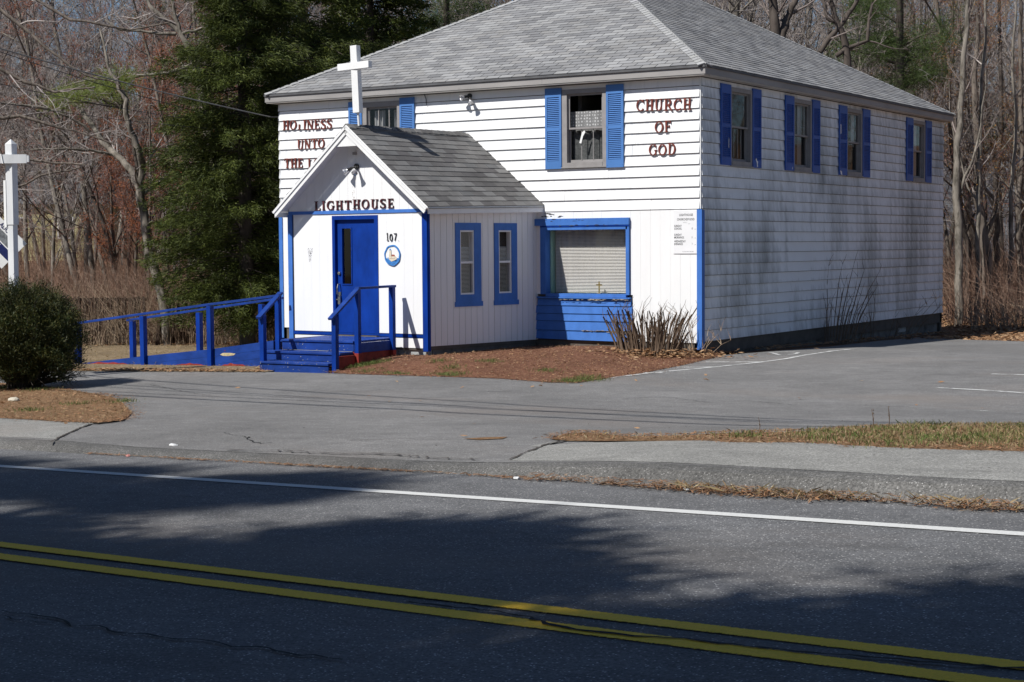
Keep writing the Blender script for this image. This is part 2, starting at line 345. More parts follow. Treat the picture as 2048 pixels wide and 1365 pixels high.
def paint(name, col, halfw, vc, edge=.25, wear=.5, under=None):     # worn road paint, edges eaten by noise
    mt, n, b, o = new_mat(name); v = pos(n)
    f = noise(n, v, 60, 4, .85); f3 = noise(n, v, 4, 4, .6)
    if vc is not None:
        sp_ = n.nodes.new('ShaderNodeSeparateXYZ'); n.links.new(v, sp_.inputs[0])
        vv = mth(n, 'ADD', mth(n, 'ADD', mth(n, 'MULTIPLY', sp_.outputs[0], RN[0]), mth(n, 'MULTIPLY', sp_.outputs[1], RN[1])), -(H0[0]*RN[0]+H0[1]*RN[1])-vc)
        d = mth(n, 'DIVIDE', mth(n, 'ABSOLUTE', vv), halfw)
        e = ramp(n, d, [(1-edge, 0), (1., 1)])
        a = mth(n, 'SUBTRACT', 1., mth(n, 'MULTIPLY', e, 1.))
        a = mth(n, 'ADD', mth(n, 'MULTIPLY', a, .9), mth(n, 'MULTIPLY', mth(n, 'SUBTRACT', f, .5), 1.2))
        a = ramp(n, a, [(.40, 0), (.6, 1)])
    else: a = ramp(n, mth(n, 'ADD', mth(n, 'MULTIPLY', f, .6), mth(n, 'MULTIPLY', f3, .6)), [(wear, 0), (wear+.12, 1)])
    c = mix(n, ramp(n, f, [(.3, 0), (.7, 1)]), tuple(q*.72 for q in col), col)
    n.links.new(c, b.inputs[0]); b.inputs['Roughness'].default_value = .7; spec(b, .3)
    t = n.nodes.new('ShaderNodeBsdfTransparent'); x = n.nodes.new('ShaderNodeMixShader')
    n.links.new(a, x.inputs[0]); n.links.new(t.outputs[0], x.inputs[1]); n.links.new(b.outputs[0], x.inputs[2]); n.links.new(x.outputs[0], o.inputs[0])
    bump(n, b, noise(n, v, 60, 3, .8), .4, .01); return mt

# ------------------------------------------------------------------ ground sheets
def clip(poly, x0, y0, x1, y1):
    for ax, lim, sg in ((0, x0, 1), (0, x1, -1), (1, y0, 1), (1, y1, -1)):
        out = []
        for i in range(len(poly)):
            a = poly[i-1]; b = poly[i]; da = (a[ax]-lim)*sg; db = (b[ax]-lim)*sg
            if (da >= 0) != (db >= 0):
                t = da/(da-db); out.append((a[0]+(b[0]-a[0])*t, a[1]+(b[1]-a[1])*t))
            if db >= 0: out.append(b)
        poly = out
        if len(poly) < 3: return []
    return poly
def edist(x, y, P):
    best = 1e9
    for i in range(len(P)):
        (ax, ay), (bx, by) = P[i-1], P[i]; dx, dy = bx-ax, by-ay; L = dx*dx+dy*dy
        t = 0 if L == 0 else max(0, min(1, ((x-ax)*dx+(y-ay)*dy)/L)); best = min(best, math.hypot(x-ax-dx*t, y-ay-dy*t))
    return best
def drape(name, pts, mat, off=.004, cell=.8, g=g_all, label=None, parent=None, kind='structure', mound=None, edge=.006):
    mb = MB(); xs = [p[0] for p in pts]; ys = [p[1] for p in pts]
    nx0, nx1 = math.floor(min(xs)/cell), math.ceil(max(xs)/cell); ny0, ny1 = math.floor(min(ys)/cell), math.ceil(max(ys)/cell)
    for i in range(nx0, nx1):
        col = clip(pts, i*cell, -1e4, (i+1)*cell, 1e4)
        if not col: continue
        for j in range(ny0, ny1):
            q = clip(col, i*cell, j*cell, (i+1)*cell, (j+1)*cell)
            if len(q) < 3: continue
            ar = abs(sum(q[k-1][0]*q[k][1]-q[k][0]*q[k-1][1] for k in range(len(q))))
            if ar < 1e-7: continue
            if sum(q[k-1][0]*q[k][1]-q[k][0]*q[k-1][1] for k in range(len(q))) < 0: q = q[::-1]
            mb.poly([(x, y, g(x, y)+(lerp(edge, off, min(1, edist(x, y, pts)/.2)) if off > .008 else off)+(mound(x, y) if mound else 0)) for x, y in q])
    o = mb.build(name, mat, parent, label, kind)
    import bmesh
    bm = bmesh.new(); bm.from_mesh(o.data); bmesh.ops.remove_doubles(bm, verts=bm.verts, dist=.0005)
    bmesh.ops.triangulate(bm, faces=bm.faces); bm.to_mesh(o.data); bm.free(); return o
def ribbon(mb, pts, wd, off, g=g_all, jitter=0, step=.4):      # a strip following the ground along a polyline
    P = []
    for a, b in zip(pts[:-1], pts[1:]):
        n = max(1, int(math.dist(a, b)/step))
        for k in range(n): P.append((lerp(a[0], b[0], k/n), lerp(a[1], b[1], k/n)))
    P.append(pts[-1])
    if jitter: P = [(x+rnd.uniform(-jitter, jitter), y+rnd.uniform(-jitter, jitter)) for x, y in P]
    prev = None
    for i, p in enumerate(P):
        a = P[max(0, i-1)]; b = P[min(len(P)-1, i+1)]; L = math.dist(a, b) or 1; nx, ny = -(b[1]-a[1])/L, (b[0]-a[0])/L
        ww = wd(i/len(P)) if callable(wd) else wd
        q = [(p[0]+nx*ww/2, p[1]+ny*ww/2), (p[0]-nx*ww/2, p[1]-ny*ww/2)]; q = [(x, y, g(x, y)+off) for x, y in q]
        if prev: mb.poly([prev[1], q[1], q[0], prev[0]])
        prev = q
def uvp(l): return [xy(*q) for q in l]
# terrain: one sheet to the horizon, dipping under the road and the paved lot
def g_terr(x, y):
    u, v = uv(x, y)
    if v < vk(u)+.3 and v > -7.5 and abs(u) < 400: return g_road(x, y)-.35
    if v <= -7.5: return g_road(x, y)+.05-.35*(1-sm((-v-7.5)/.6))
    return g_lot(x, y)-.03-.25*(1-sm((v-4.7)/.5))
def grid_terrain():
    xs = sorted(set([round(-260+i*12, 2) for i in range(18)]+[round(-46+i*1.0, 2) for i in range(72)]+[round(26+i*10, 2) for i in range(1, 16)]))
    ys = sorted(set([-160, -120, -90, -70, -55, -45]+[round(-38+i*.8, 2) for i in range(90)]+[round(34+i*6, 2) for i in range(1, 30)]))
    V = [(x, y, g_terr(x, y)) for y in ys for x in xs]; nx = len(xs)
    F = [(j*nx+i, j*nx+i+1, (j+1)*nx+i+1, (j+1)*nx+i) for j in range(len(ys)-1) for i in range(nx-1)]
    me = np_mesh('ground', V, F, M['forest']); o = link('ground', me, kind='structure', label='forest floor and soil around the lot')
grid_terrain()
uu = [-60+i*.6 for i in range(150)]
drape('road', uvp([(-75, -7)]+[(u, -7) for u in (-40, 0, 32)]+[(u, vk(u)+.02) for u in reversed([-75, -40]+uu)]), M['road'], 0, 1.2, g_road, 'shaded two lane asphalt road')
# kerb and sidewalk strips, following the driveway dip
def strip(name, prof, mat, label, u0=-60, u1=30, du=.3):
    mb = MB(); n = int((u1-u0)/du); rows = []
    for i in range(n+1):
        u = u0+i*du; rows.append([(*xy(u, v), z) for v, z in prof(u)])
    for a, b in zip(rows[:-1], rows[1:]):
        for k in range(len(a)-1): mb.poly([a[k], b[k], b[k+1], a[k+1]])
    return mb.build(name, mat, None, label, 'structure', True)
def zr(u, v): return g_road(*xy(u, v))
def wob(u, s=1.): return .5*math.sin(u*2.1*s+1)+.3*math.sin(u*5.3*s)+.2*math.sin(u*11.7*s)
def kerb_prof(u):
    v0 = vk(u)+.02*wob(u, .8); h = kerb_h(u); z0 = zr(u, v0); return [(v0-.03, z0-.02), (v0, z0+.004), (v0+.05, z0+h*.5+.004*wob(u, 3)), (v0+.11, z0+h*.88), (v0+.19, z0+h+.004), (v0+.26, z0+h+.008)]
strip('kerb', kerb_prof, M['kerb'], 'worn asphalt kerb along the road')
drape('driveway_apron', uvp([(-60, 4.63), (-12, 4.63), (-5, 4.63), (0, 4.44), (30, 4.44), (30, 5.75), (-60, 5.75)]), M['lot'], .006, .5, g_lot, 'asphalt driveway apron crossing the sidewalk line')
drape('sidewalk', [at(1020, 924), at(1060, 905), at(1100, 890), at(1127, 882)]+uvp([(-4.6, 5.75), (-4.2, 6.1), (-2.6, 6.3), (0, 6.25), (30, 6.25), (30, 4.42), (0, 4.42)]), M['sidewalk'], .014, .35, g_lot, 'pale grey asphalt sidewalk by the grass strip', edge=.009)
drape('sidewalk', uvp([(-60, 4.62), (-13, 4.62)])+[at(114, 880), at(130, 872), at(178, 851), at(200, 846), at(120, 840), at(0, 832)]+uvp([(-20, 6.1), (-60, 6.1)]), M['sidewalk'], .014, .35, g_lot, 'pale grey asphalt sidewalk left of the driveway', edge=.009)
lot_poly = uvp([(-60, 5.6), (30, 5.6), (30, 17)])+[(22, 6), at(2300, 690), at(2048, 683), at(1940, 680), at(1840, 675), at(1760, 682), (.9, 4), (.6, 0), (.4, -.6), at(1440, 712), at(1420, 718), at(1370, 730), at(1290, 746), at(1216, 757), at(1160, 765), at(1100, 765), at(1000, 757), at(850, 752), at(700, 748), at(530, 744), at(300, 743), at(160, 742), at(60, 741), (-40, -6)]
drape('parking_lot', lot_poly, M['lot'], .0, .7, g_lot, 'sunlit grey asphalt lot in front of and beside the church')
def mound(x, y):
    return .13*sm(edist(x, y, bed)/1.1)*sm((-.1-x)/2.0)
def mound_old(x, y):
    d = max(0, min((x+4.4)/1.0, 1))*max(0, min((-y)/.5, 1))*sm((y+7.4)/3); return .12*d*(1 if x < -1.5 else max(0, (.2-x)/1.7))
bed = [(.25, .3), at(1440, 712), at(1420, 718), at(1370, 730), at(1290, 746), at(1216, 757), at(1160, 766), at(1100, 766), at(1000, 758), at(850, 753), at(700, 749), at(655, 745), (-4.6, -4.6), (-7.0, -2.6), (-7.0, 1.5), (.25, 1.5)]
drape('mulch_bed', bed, M['mulch'], .012, .35, g_lot, 'red brown needle mulch bed in front of the blue window box', mound=mound)
left_strip = [at(530, 745), at(430, 744), at(300, 744), at(160, 743), at(60, 742), (-16, -6.5), (-20, -3), (-18, 2.2), (-9.5, 2.2), (-6, -1), (-6, -4.4)]
drape('sandy_strip', left_strip, M['sand'], .012, .5, g_lot, 'sandy ground with thin grass under the ramp')
patch = [at(264, 828), at(246, 843), at(197, 849), at(120, 846), at(0, 839), at(-260, 826), at(-260, 770), at(0, 768), at(120, 778), at(190, 790), at(225, 797), at(243, 806)]
drape('verge_patch', patch, M['verge'], .024, .3, g_lot, 'needle covered verge under the dark yew bush', edge=.018)
gs = [(1100, 880), (1130, 884), (1400, 884), (1480, 890), (1610, 890), (1712, 897), (1905, 904), (2048, 908), (2300, 918), (2300, 850), (2048, 853), (1991, 854), (1820, 855), (1720, 859), (1648, 864), (1560, 867), (1455, 869), (1348, 874), (1260, 875), (1200, 869), (1164, 867), (1130, 871)]
grass_poly = [at(*q) for q in gs]
drape('grass_strip', grass_poly, M['verge'], .022, .3, g_lot, 'strip of patchy grass between sidewalk and lot', edge=.011)
drape('needle_sliver', [at(925, 879), at(970, 876), at(1015, 875), at(1005, 879), at(960, 881)], M['verge'], .016, .3, g_lot, 'thin sliver of needles on the driveway edge')
# road markings
def lane(name, v0, hw, col, label, edge, off=.005):
    mb = MB(); u = -60
    while u < 30:
        a = [xy(u, v0-hw), xy(u+.6, v0-hw), xy(u+.6, v0+hw), xy(u, v0+hw)]
        mb.poly([(x, y, g_road(x, y)+off) for x, y in a]); u += .6
    mb.build(name, paint(name, col, hw, v0, edge), None, label, 'structure')
lane('edge_line', 3.245, .070, (.66, .66, .64), 'white edge line along the road', .12)
lane('centre_line', .245, .088, (.90, .55, .03), 'far yellow centre line', .5)
lane('centre_line', -.035, .088, (.90, .55, .03), 'near yellow centre line with a crack through it', .5)
white_p = paint('lot_paint', (.66, .66, .64), .1, None, wear=.50); white_f = paint('faded_lot_paint', (.5, .5, .48), .1, None, wear=.60)
for pts, wd, mm, lb in (([(1983, 749), (2048, 750.5), (2300, 757)], .09, white_p, 'faint white parking line at far right'),
                    ([(1875, 776.5), (1960, 781), (2048, 787), (2300, 803)], .09, white_p, 'clear white parking line at right'),
                    ([(1734, 810), (1790, 813), (1836, 816), (1950, 822), (2048, 827)], .09, white_f, 'worn parking line fading out'),
                    ([(1216, 757), (1290, 748), (1330, 744), (1380, 739.5), (1429, 735), (1475, 730), (1520, 725.5), (1575, 718), (1625, 709), (1664, 703), (1706, 699)], .10, white_p, 'curved white line round the church corner'),
                    ([(1282, 746.5), (1325, 746)], .12, white_p, 'short hatch stroke nearest the mulch bed'), ([(1352, 735.5), (1429, 735)], .12, white_p, 'second hatch stroke'),
                    ([(1410, 725), (1520, 725)], .12, white_p, 'third hatch stroke'), ([(1481, 715), (1575, 714.5)], .10, white_f, 'fourth hatch stroke'),
                    ([(1540, 706), (1560, 711), (1590, 709), (1597, 706), (1570, 704), (1545, 706)], .07, white_p, 'worn accessible parking symbol')):
    mb = MB(); ribbon(mb, [at(*q, g_lot) for q in pts], wd, .006, g_lot); mb.build('parking_line' if 'line' in lb else 'painted_marking', mm, None, lb, 'structure')
crackm = simple('crack_shadow', (.012, .012, .012), .95, .1, 10, bst=0); seamm = simple('seam_dirt', (.06, .052, .045), .95, .5, 30, bst=0)
def crack(pts, wd, label, g=g_all, jit=.018, off=.0095):
    mb = MB(); r2 = random.Random(len(pts)*7+int(pts[0][0]))
    ribbon(mb, [at(*q) for q in pts], lambda t: wd*r2.uniform(.3, 1.3), off, g, jit, .06); mb.build('road_crack', seamm if 'seam' in label else crackm, None, label, 'structure')
crack([(820, 1207), (900, 1217), (965, 1224), (1060, 1237), (1095, 1252), (1130, 1258), (1200, 1268), (1270, 1276), (1400, 1285), (1500, 1298), (1620, 1310), (1760, 1322), (1900, 1333), (2048, 1342), (2200, 1352)], .024, 'long crack through the near yellow line')
crack([(0, 1226), (60, 1232), (110, 1240), (145, 1255), (190, 1256), (235, 1270), (300, 1271), (360, 1283), (430, 1286), (470, 1297), (540, 1301), (600, 1314), (690, 1322)], .016, 'crack wandering across the near lane')
crack([(0, 1236), (40, 1245), (100, 1250)], .010, 'short crack beside the long one')
crack([(495, 876), (500, 884), (520, 889), (545, 887)], .02, 'small crack in the driveway', g_lot)
crack([(1240, 800), (1330, 795), (1420, 806), (1500, 803), (1590, 812)], .014, 'fine crack wandering over the lot', g_lot)
crack([(300, 770), (380, 786), (420, 792)], .010, 'hairline crack near the ramp', g_lot)
crack([(450, 867), (470, 872), (500, 878)], .012, 'hairline crack in the driveway', g_lot)
crack([(99, 888), (130, 872), (178, 851), (215, 848)], .03, 'seam between sidewalk and driveway on the left', g_lot, .01, .016)
crack([(1020, 922), (1060, 905), (1100, 890), (1127, 884)], .035, 'seam between driveway and sidewalk on the right', g_lot, .01, .016)
crack([(700, 883), (760, 882), (850, 880), (925, 879)], .02, 'seam along the back of the apron', g_lot, .01, .012)
crack([(450, 903), (560, 905), (680, 912), (760, 911), (850, 918), (960, 923)], .03, 'broken seam along the apron lip', g_lot, .03, .02)

# ------------------------------------------------------------------ the church
CH = empty('church', (0, 0, 0), 'two storey white clapboard church with blue shutters and a gabled entry porch', 'church')
W_, D_ = 9.741, 14.006; ZL, BB = 2.6257, .2006; ZS = ZL-12*BB; ZE = 4.985
def m_front(s, z, o): return (s, -o, z)
def m_side(s, z, o): return (o, s, z)
def m_back(s, z, o): return (s, D_+o, z)
def m_left(s, z, o): return (-W_-o, s, z)
def subtract(rects, holes):
    for h in holes:
        out = []
        for (a, c, b, d) in rects:       # s0,z0,s1,z1
            if h[0] >= b-1e-4 or h[2] <= a+1e-4 or h[1] >= d-1e-4 or h[3] <= c+1e-4: out.append((a, c, b, d)); continue
            if h[1] > c: out.append((a, c, b, h[1]))
            if h[3] < d: out.append((a, h[3], b, d))
            z0, z1 = max(c, h[1]), min(d, h[3])
            if h[0] > a: out.append((a, z0, h[0], z1))
            if h[2] < b: out.append((h[2], z0, b, z1))
        rects = out
    return [r for r in rects if r[2]-r[0] > .004 and r[3]-r[1] > .004]
def slab(mb, mp, r, o0, o1, o1top=None):
    a, c, b, d = r; t = o1 if o1top is None else o1top
    mb.hexa([mp(a, c, o0), mp(b, c, o0), mp(b, c, o1), mp(a, c, o1), mp(a, d, o0), mp(b, d, o0), mp(b, d, t), mp(a, d, t)])
def sheathing(name, mp, r, holes, th=.12):
    mb = MB()
    for q in subtract([r], holes): slab(mb, mp, q, -th, 0)
    return mb.build(name, M['sheath'], CH)
def boards(parent, mp, s0, s1, z0, nrow, holes, mat, rng, joint=3.66, gap=.0025):
    for i in range(nrow):
        za, zb = z0+i*BB+.004+rng.uniform(-.002, .002), min(z0+(i+1)*BB-.005, ZE-.003); s = s0; off = rng.uniform(.4, joint)
        cuts = [s0]; c = s0+off
        while c < s1-.5: cuts.append(c); c += joint*rng.uniform(.75, 1.05)
        cuts.append(s1)
        for a, b in zip(cuts[:-1], cuts[1:]):
            for q in subtract([(a+gap, za, b-gap, zb)], holes):
                t0 = (q[1]-za)/BB; t1 = (q[3]-za)/BB; mb = MB(); j = rng.uniform(-.0015, .0015)
                slab(mb, mp, q, .001, lerp(.036, .008, t0)+j, lerp(.036, .008, t1)+j)
                mb.build('siding_board', mat, parent)
W2H = (-2.76, 3.50, -1.96, 4.84); W1H = (-7.45, 3.50, -6.63, 4.84); BIGH = (-3.25, 1.02, -1.46, 2.32)
HF = [W2H, W1H, BIGH]
SW = [(.765, 1.205, 2.184, 2.59), (3.79, 4.235, 5.205, 5.63), (6.737, 7.20, 8.16, 8.622), (11.107, 11.568, 12.503, 12.955)]
HS = [(a1+.04, 3.50, b0-.05, 4.84) for a0, a1, b0, b1 in SW]
DOORWAY = (-6.2, .3, -4.6, 2.4)
wf = sheathing('front_wall', m_front, (-W_, -.02, 0, ZE), HF+[DOORWAY]); ws = sheathing('side_wall', m_side, (0, -.02, D_, ZE), HS)
wb = sheathing('back_wall', m_back, (-W_, -.3, 0, ZE), []); wl = sheathing('left_wall', m_left, (0, -.3, D_, ZE), [])
rb = random.Random(3)
gable_hole = []     # front boards stay behind the porch roof
boards(wf, m_front, -W_+.02, -.012, ZL, 12, [W2H, W1H], M['siding'], rb)
boards(ws, m_side, .012, D_, ZS, 24, HS, M['siding_side'], random.Random(5), 4.4)
boards(wb, m_back, -W_, 0, ZS, 24, [], M['siding_side'], random.Random(6), 9.9)
boards(wl, m_left, 0, D_, ZS, 24, [], M['siding'], random.Random(8), 7.1)
mb = MB(); mb.box((-.001, -.001, (ZL+ZE)/2), (.024, .024, ZE-ZL)); mb.build('corner_trim', M['white'], wf)
# lower front: white grooved planks right of the big window and left of the porch
def planks(parent, mp, s0, s1, z0, z1, holes, wdt, mat, th=.022, gap=.006, rng=rb, name='plank'):
    s = s0
    while s < s1-.02:
        e = min(s+wdt, s1)
        for q in subtract([(s+gap/2, z0, e-gap/2, z1)], holes):
            mb = MB(); slab(mb, mp, q, .002, th+rng.uniform(-.001, .001)); mb.build(name, mat, parent)
        s = e
BOX = (-3.47, -.1, -1.37, 1.06)
planks(wf, m_front, -3.44, -.03, .20, ZL-.004, [BOX, (-3.33, .9, -1.42, 2.49)], .203, M['panel'], gap=.002)
planks(wf, m_front, -W_+.02, -7.1, .30, ZL-.004, [], .203, M['panel'])
for x0, x1 in ((-.055, .045), (-W_-.02, -W_+.07)):
    mb = MB(); mb.box(((x0+x1)/2, -.032, (ZL-.01+.08)/2), (x1-x0, .02, ZL-.01-.08)); mb.build('corner_board', M['trim'], wf)
mb = MB(); mb.box((.036, .03, (ZL-.02+.1)/2), (.018, .10, ZL-.12)); mb.build('corner_board', M['trim'], wf)
# foundation
mb = MB()
mb.box((-W_/2, .17, -.2), (W_-.1, .1, .85)); mb.box((-.12, D_/2, -.28), (.14, D_-.1, 1.0)); mb.box((-W_/2, D_-.12, -.28), (W_-.1, .14, .98)); mb.box((-W_+.12, D_/2, -.28), (.14, D_-.1, .98))
mb.build('foundation', M['found'], CH)
mb = MB(); mb.box((-.045, 11.1, -.05), (.02, .55, .16)); fv = mb.build('foundation_vent', M['foundlit'], CH)
# floors, inner walls so the rooms are real
mb = MB(); mb.box((-W_/2, D_/2, .22), (W_-.3, D_-.3, .06)); mb.box((-W_/2, D_/2, 2.72), (W_-.3, D_-.3, .16)); mb.box((-W_/2, D_/2, 4.92), (W_-.3, D_-.3, .06))
mb.box((-W_/2, 4.2, 3.8), (W_-.3, .08, 2.0)); mb.box((-2.6, D_/2, 3.8), (.08, D_-.4, 2.0)); mb.box((-W_/2, 3.0, 1.4), (W_-.3, .08, 2.2)); mb.build('inner_walls_and_floors', M['room'], CH)
# ---- main roof
ox, oy = .20, .22; ZT = 5.178; ZF = 5.016
A1 = Vector((-4.893, 5.231, 8.052)); A2 = Vector((-4.893, 8.769, 8.052))
E_fr = Vector((ox, -oy, ZT)); E_fl = Vector((-W_-ox, -oy, ZT)); E_br = Vector((ox, D_+oy, ZT)); E_bl = Vector((-W_-ox, D_+oy, ZT))
mb = MB(); mb.poly([E_fl, E_fr, A1]); mb.poly([E_fr, E_br, A2, A1]); mb.poly([E_br, E_bl, A2]); mb.poly([E_bl, E_fl, A1, A2])
roof = mb.build('roof', M['underlay'], CH)
def shingle_mesh(name, wd, ht, th, mat):
    x = wd/2; V = [(-x, 0, 0), (x, 0, 0), (x, ht, 0), (-x, ht, 0), (-x, 0, th), (x, 0, th), (x, ht, th*.15), (-x, ht, th*.15)]
    F = [(3, 2, 1, 0), (4, 5, 6, 7), (0, 1, 5, 4), (1, 2, 6, 5), (2, 3, 7, 6), (3, 0, 4, 7)]
    me = bpy.data.meshes.new(name); me.from_pydata(V, [], F); me.materials.append(mat); return me, V, F
def shingle_face(parent, quad_inside, P0, ux, uy, un, nrow, ex, tabw, mat, span, limit, keyf, rng, shingle_w=.30, wavy=0):
    # P0 eave origin, ux along eave, uy up slope; span(row)->(s0,s1)
    pieces = []
    for r in range(nrow):
        s0, s1 = span(r*ex), span((r+1)*ex); a = max(s0[0], s1[0]-.0); b = min(s0[1], s1[1])
        a0, b0 = min(s0[0], s1[0]), max(s0[1], s1[1])
        s = math.floor(a0/tabw)*tabw+(tabw/2 if r % 2 else 0)+rng.uniform(-.02, .02)-tabw
        while s < b0:
            l, h = max(s, (s0[0]+s1[0])/2), min(s+tabw-.010, (s0[1]+s1[1])/2)
            if h-l > .03: pieces.append((l, h, r*ex+rng.uniform(-.004, .004), rng.uniform(.85, 1.25)))
            s += tabw
    pieces.sort(key=lambda q: keyf(P0+ux*((q[0]+q[1])/2)+uy*q[2]))
    me0 = {}
    L = wloc(parent); rest = MB()
    for i, (l, h, t, k) in enumerate(pieces):
        wd = h-l; c = P0+ux*((l+h)/2)+uy*t+un*(.004+wavy*0)
        if i < limit:
            key = round(wd, 2)
            if key not in me0: me0[key] = shingle_mesh('shingle', key, ex*1.12, .013, mat)[0]
            o = link('shingle', me0[key], parent)
            o.matrix_local = Matrix.Translation(c-L) @ Matrix((ux, uy, un)).transposed().to_4x4()
        else:
            x = wd/2; ht = ex*1.12; th = .013*k
            P = [(-x, 0, 0), (x, 0, 0), (x, ht, 0), (-x, ht, 0), (-x, 0, th), (x, 0, th), (x, ht, th*.15), (-x, ht, th*.15)]
            rest.hexa([c+ux*p[0]+uy*p[1]+un*p[2] for p in P])
    if rest.v: rest.build('shingle_courses', mat, parent, None, 'stuff')
CV = Vector(CAM)
def near_key(p): return (p-CV).length
def face_frame(a, b, top):
    ux = (b-a).normalized(); t = (top-a); uy = (t-ux*t.dot(ux)).normalized(); un = ux.cross(uy).normalized()
    return ux, uy, un, (t-ux*t.dot(ux)).length
def hip_span(L, ht, tl, tr): return lambda t: (tl*min(1, t/ht), L-tr*min(1, t/ht))
ux, uy, un, ht = face_frame(E_fl, E_fr, A1); L0 = (E_fr-E_fl).length
shingle_face(roof, None, E_fl, ux, uy, un, int(ht/.142)+1, .142, .305, M['shingle'], hip_span(L0, ht, (A1-E_fl).dot(ux), (E_fr-A1).dot(ux)), 190, near_key, random.Random(11))
ux, uy, un, ht = face_frame(E_fr, E_br, A1); L1 = (E_br-E_fr).length
shingle_face(roof, None, E_fr, ux, uy, un, int(ht/.142)+1, .142, .305, M['shingle'], hip_span(L1, ht, (A1-E_fr).dot(ux), (E_br-A2).dot(ux)), 110, near_key, random.Random(12))
ux, uy, un, ht = face_frame(E_bl, E_fl, A2); L1 = (E_fl-E_bl).length
shingle_face(roof, None, E_bl, ux, uy, un, int(ht/.142)+1, .142, .305, M['shingle'], hip_span(L1, ht, (A2-E_bl).dot(ux), (E_fl-A1).dot(ux)), 0, near_key, random.Random(13))
ux, uy, un, ht = face_frame(E_br, E_bl, A2); L1 = (E_bl-E_br).length
shingle_face(roof, None, E_br, ux, uy, un, int(ht/.142)+1, .142, .305, M['shingle'], hip_span(L1, ht, (A2-E_br).dot(ux), (E_bl-A2).dot(ux)), 0, near_key, random.Random(14))
def caps(a, b, parent, mat, n1, n2, w_=.13, ex=.15):
    d = (b-a).normalized(); n = int((b-a).length/ex); mb = MB()
    for i in range(n):
        p = a+d*(i*ex); q = p+d*(ex*1.15); th = .022
        for nn in (n1, n2):
            s = d.cross(nn).normalized()
            if s.z > 0: s = -s
            up = nn.normalized()
            P = [p, p+s*w_, q+s*w_, q]; mb.hexa([v+up*.010 for v in P]+[v+up*(.010+th) for v in P[:2]]+[v+up*(.010+th*.5) for v in P[2:]])
    mb.build('ridge_caps', mat, parent, None, 'stuff')
nF = (E_fr-E_fl).cross(A1-E_fl).normalized(); nS = (E_br-E_fr).cross(A1-E_fr).normalized(); nB = (E_bl-E_br).cross(A2-E_br).normalized(); nL = (E_fl-E_bl).cross(A2-E_bl).normalized()
M['cap'] = pervar('light_ridge_cap', [(.26, .26, .26), (.36, .36, .36), (.31, .31, .30)], .9, .15)
caps(E_fr, A1, roof, M['cap'], nF, nS); caps(E_fl, A1, roof, M['cap'], nF, nL); caps(E_br, A2, roof, M['cap'], nS, nB); caps(E_bl, A2, roof, M['cap'], nB, nL); caps(A1, A2, roof, M['cap'], nS, nL)
# fascia, drip edge, soffit
def eave(a, b, out):
    o_ = Vector(out); d = (b-a).normalized()
    mb = MB(); zc = (ZF+ZT-.045)/2; hh = ZT-.045-ZF
    n = max(1, round((b-a).length/3.7)); 
    for i in range(n):
        p = a.lerp(b, i/n)+d*.0015; q = a.lerp(b, (i+1)/n)-d*.0015; m1 = MB()
        m1.bar((p.x-o_.x*.012, p.y-o_.y*.012, zc), (q.x-o_.x*.012, q.y-o_.y*.012, zc), .02, hh); m1.build('fascia_board', M['fascia'], roof)
    mb.bar((a.x+o_.x*.006, a.y+o_.y*.006, ZT-.024), (b.x+o_.x*.006, b.y+o_.y*.006, ZT-.024), .035, .038); mb.build('drip_edge', M['drip'], roof)
eave(E_fl, E_fr, (0, -1, 0)); eave(E_fr, E_br, (1, 0, 0)); eave(E_br, E_bl, (0, 1, 0)); eave(E_bl, E_fl, (-1, 0, 0))
mb = MB(); mb.box((-W_/2, -oy/2, ZE+.02), (W_+2*ox-.05, oy-.03, .02)); mb.box((ox/2, D_/2, ZE+.021), (ox-.03, D_, .02)); mb.box((-W_/2, D_+oy/2, ZE+.02), (W_+2*ox-.05, oy-.03, .02)); mb.box((-W_-ox/2, D_/2, ZE+.021), (ox-.03, D_, .02))
mb.build('soffit', M['soffit'], roof)

# ---- windows
def ring(mb, mp, r, wd, o0, o1):
    a, c, b, d = r
    if not hasattr(wd, '__len__'): wd = (wd,)*4      # left, bottom, right, top
    slab(mb, mp, (a, c, a+wd[0], d), o0, o1); slab(mb, mp, (b-wd[2], c, b, d), o0, o1)
    slab(mb, mp, (a+wd[0], d-wd[3], b-wd[2], d), o0, o1); slab(mb, mp, (a+wd[0], c, b-wd[2], c+wd[1]), o0, o1)
def drape_cloth(parent, mp, r, o, mat, folds=9, amp=.02, name='curtain', label=None, wob_=0):
    a, c, b, d = r; mb = MB(); n = folds*6; pr = None; rr = random.Random(int(a*100)+int(c*10))
    ph = [rr.uniform(0, 6) for _ in range(3)]
    for i in range(n+1):
        t = i/n; s = lerp(a, b, t); of = o+amp*(math.sin(t*folds*6.283+ph[0])+.5*math.sin(t*folds*3.1+ph[1])); zb = c+wob_*math.sin(t*14+ph[2])
        cur = (mp(s, zb, of), mp(s, d, of))
        if pr: mb.poly([pr[0], cur[0], cur[1], pr[1]])
        pr = cur
    return mb.build(name, mat, parent, label, None, True)
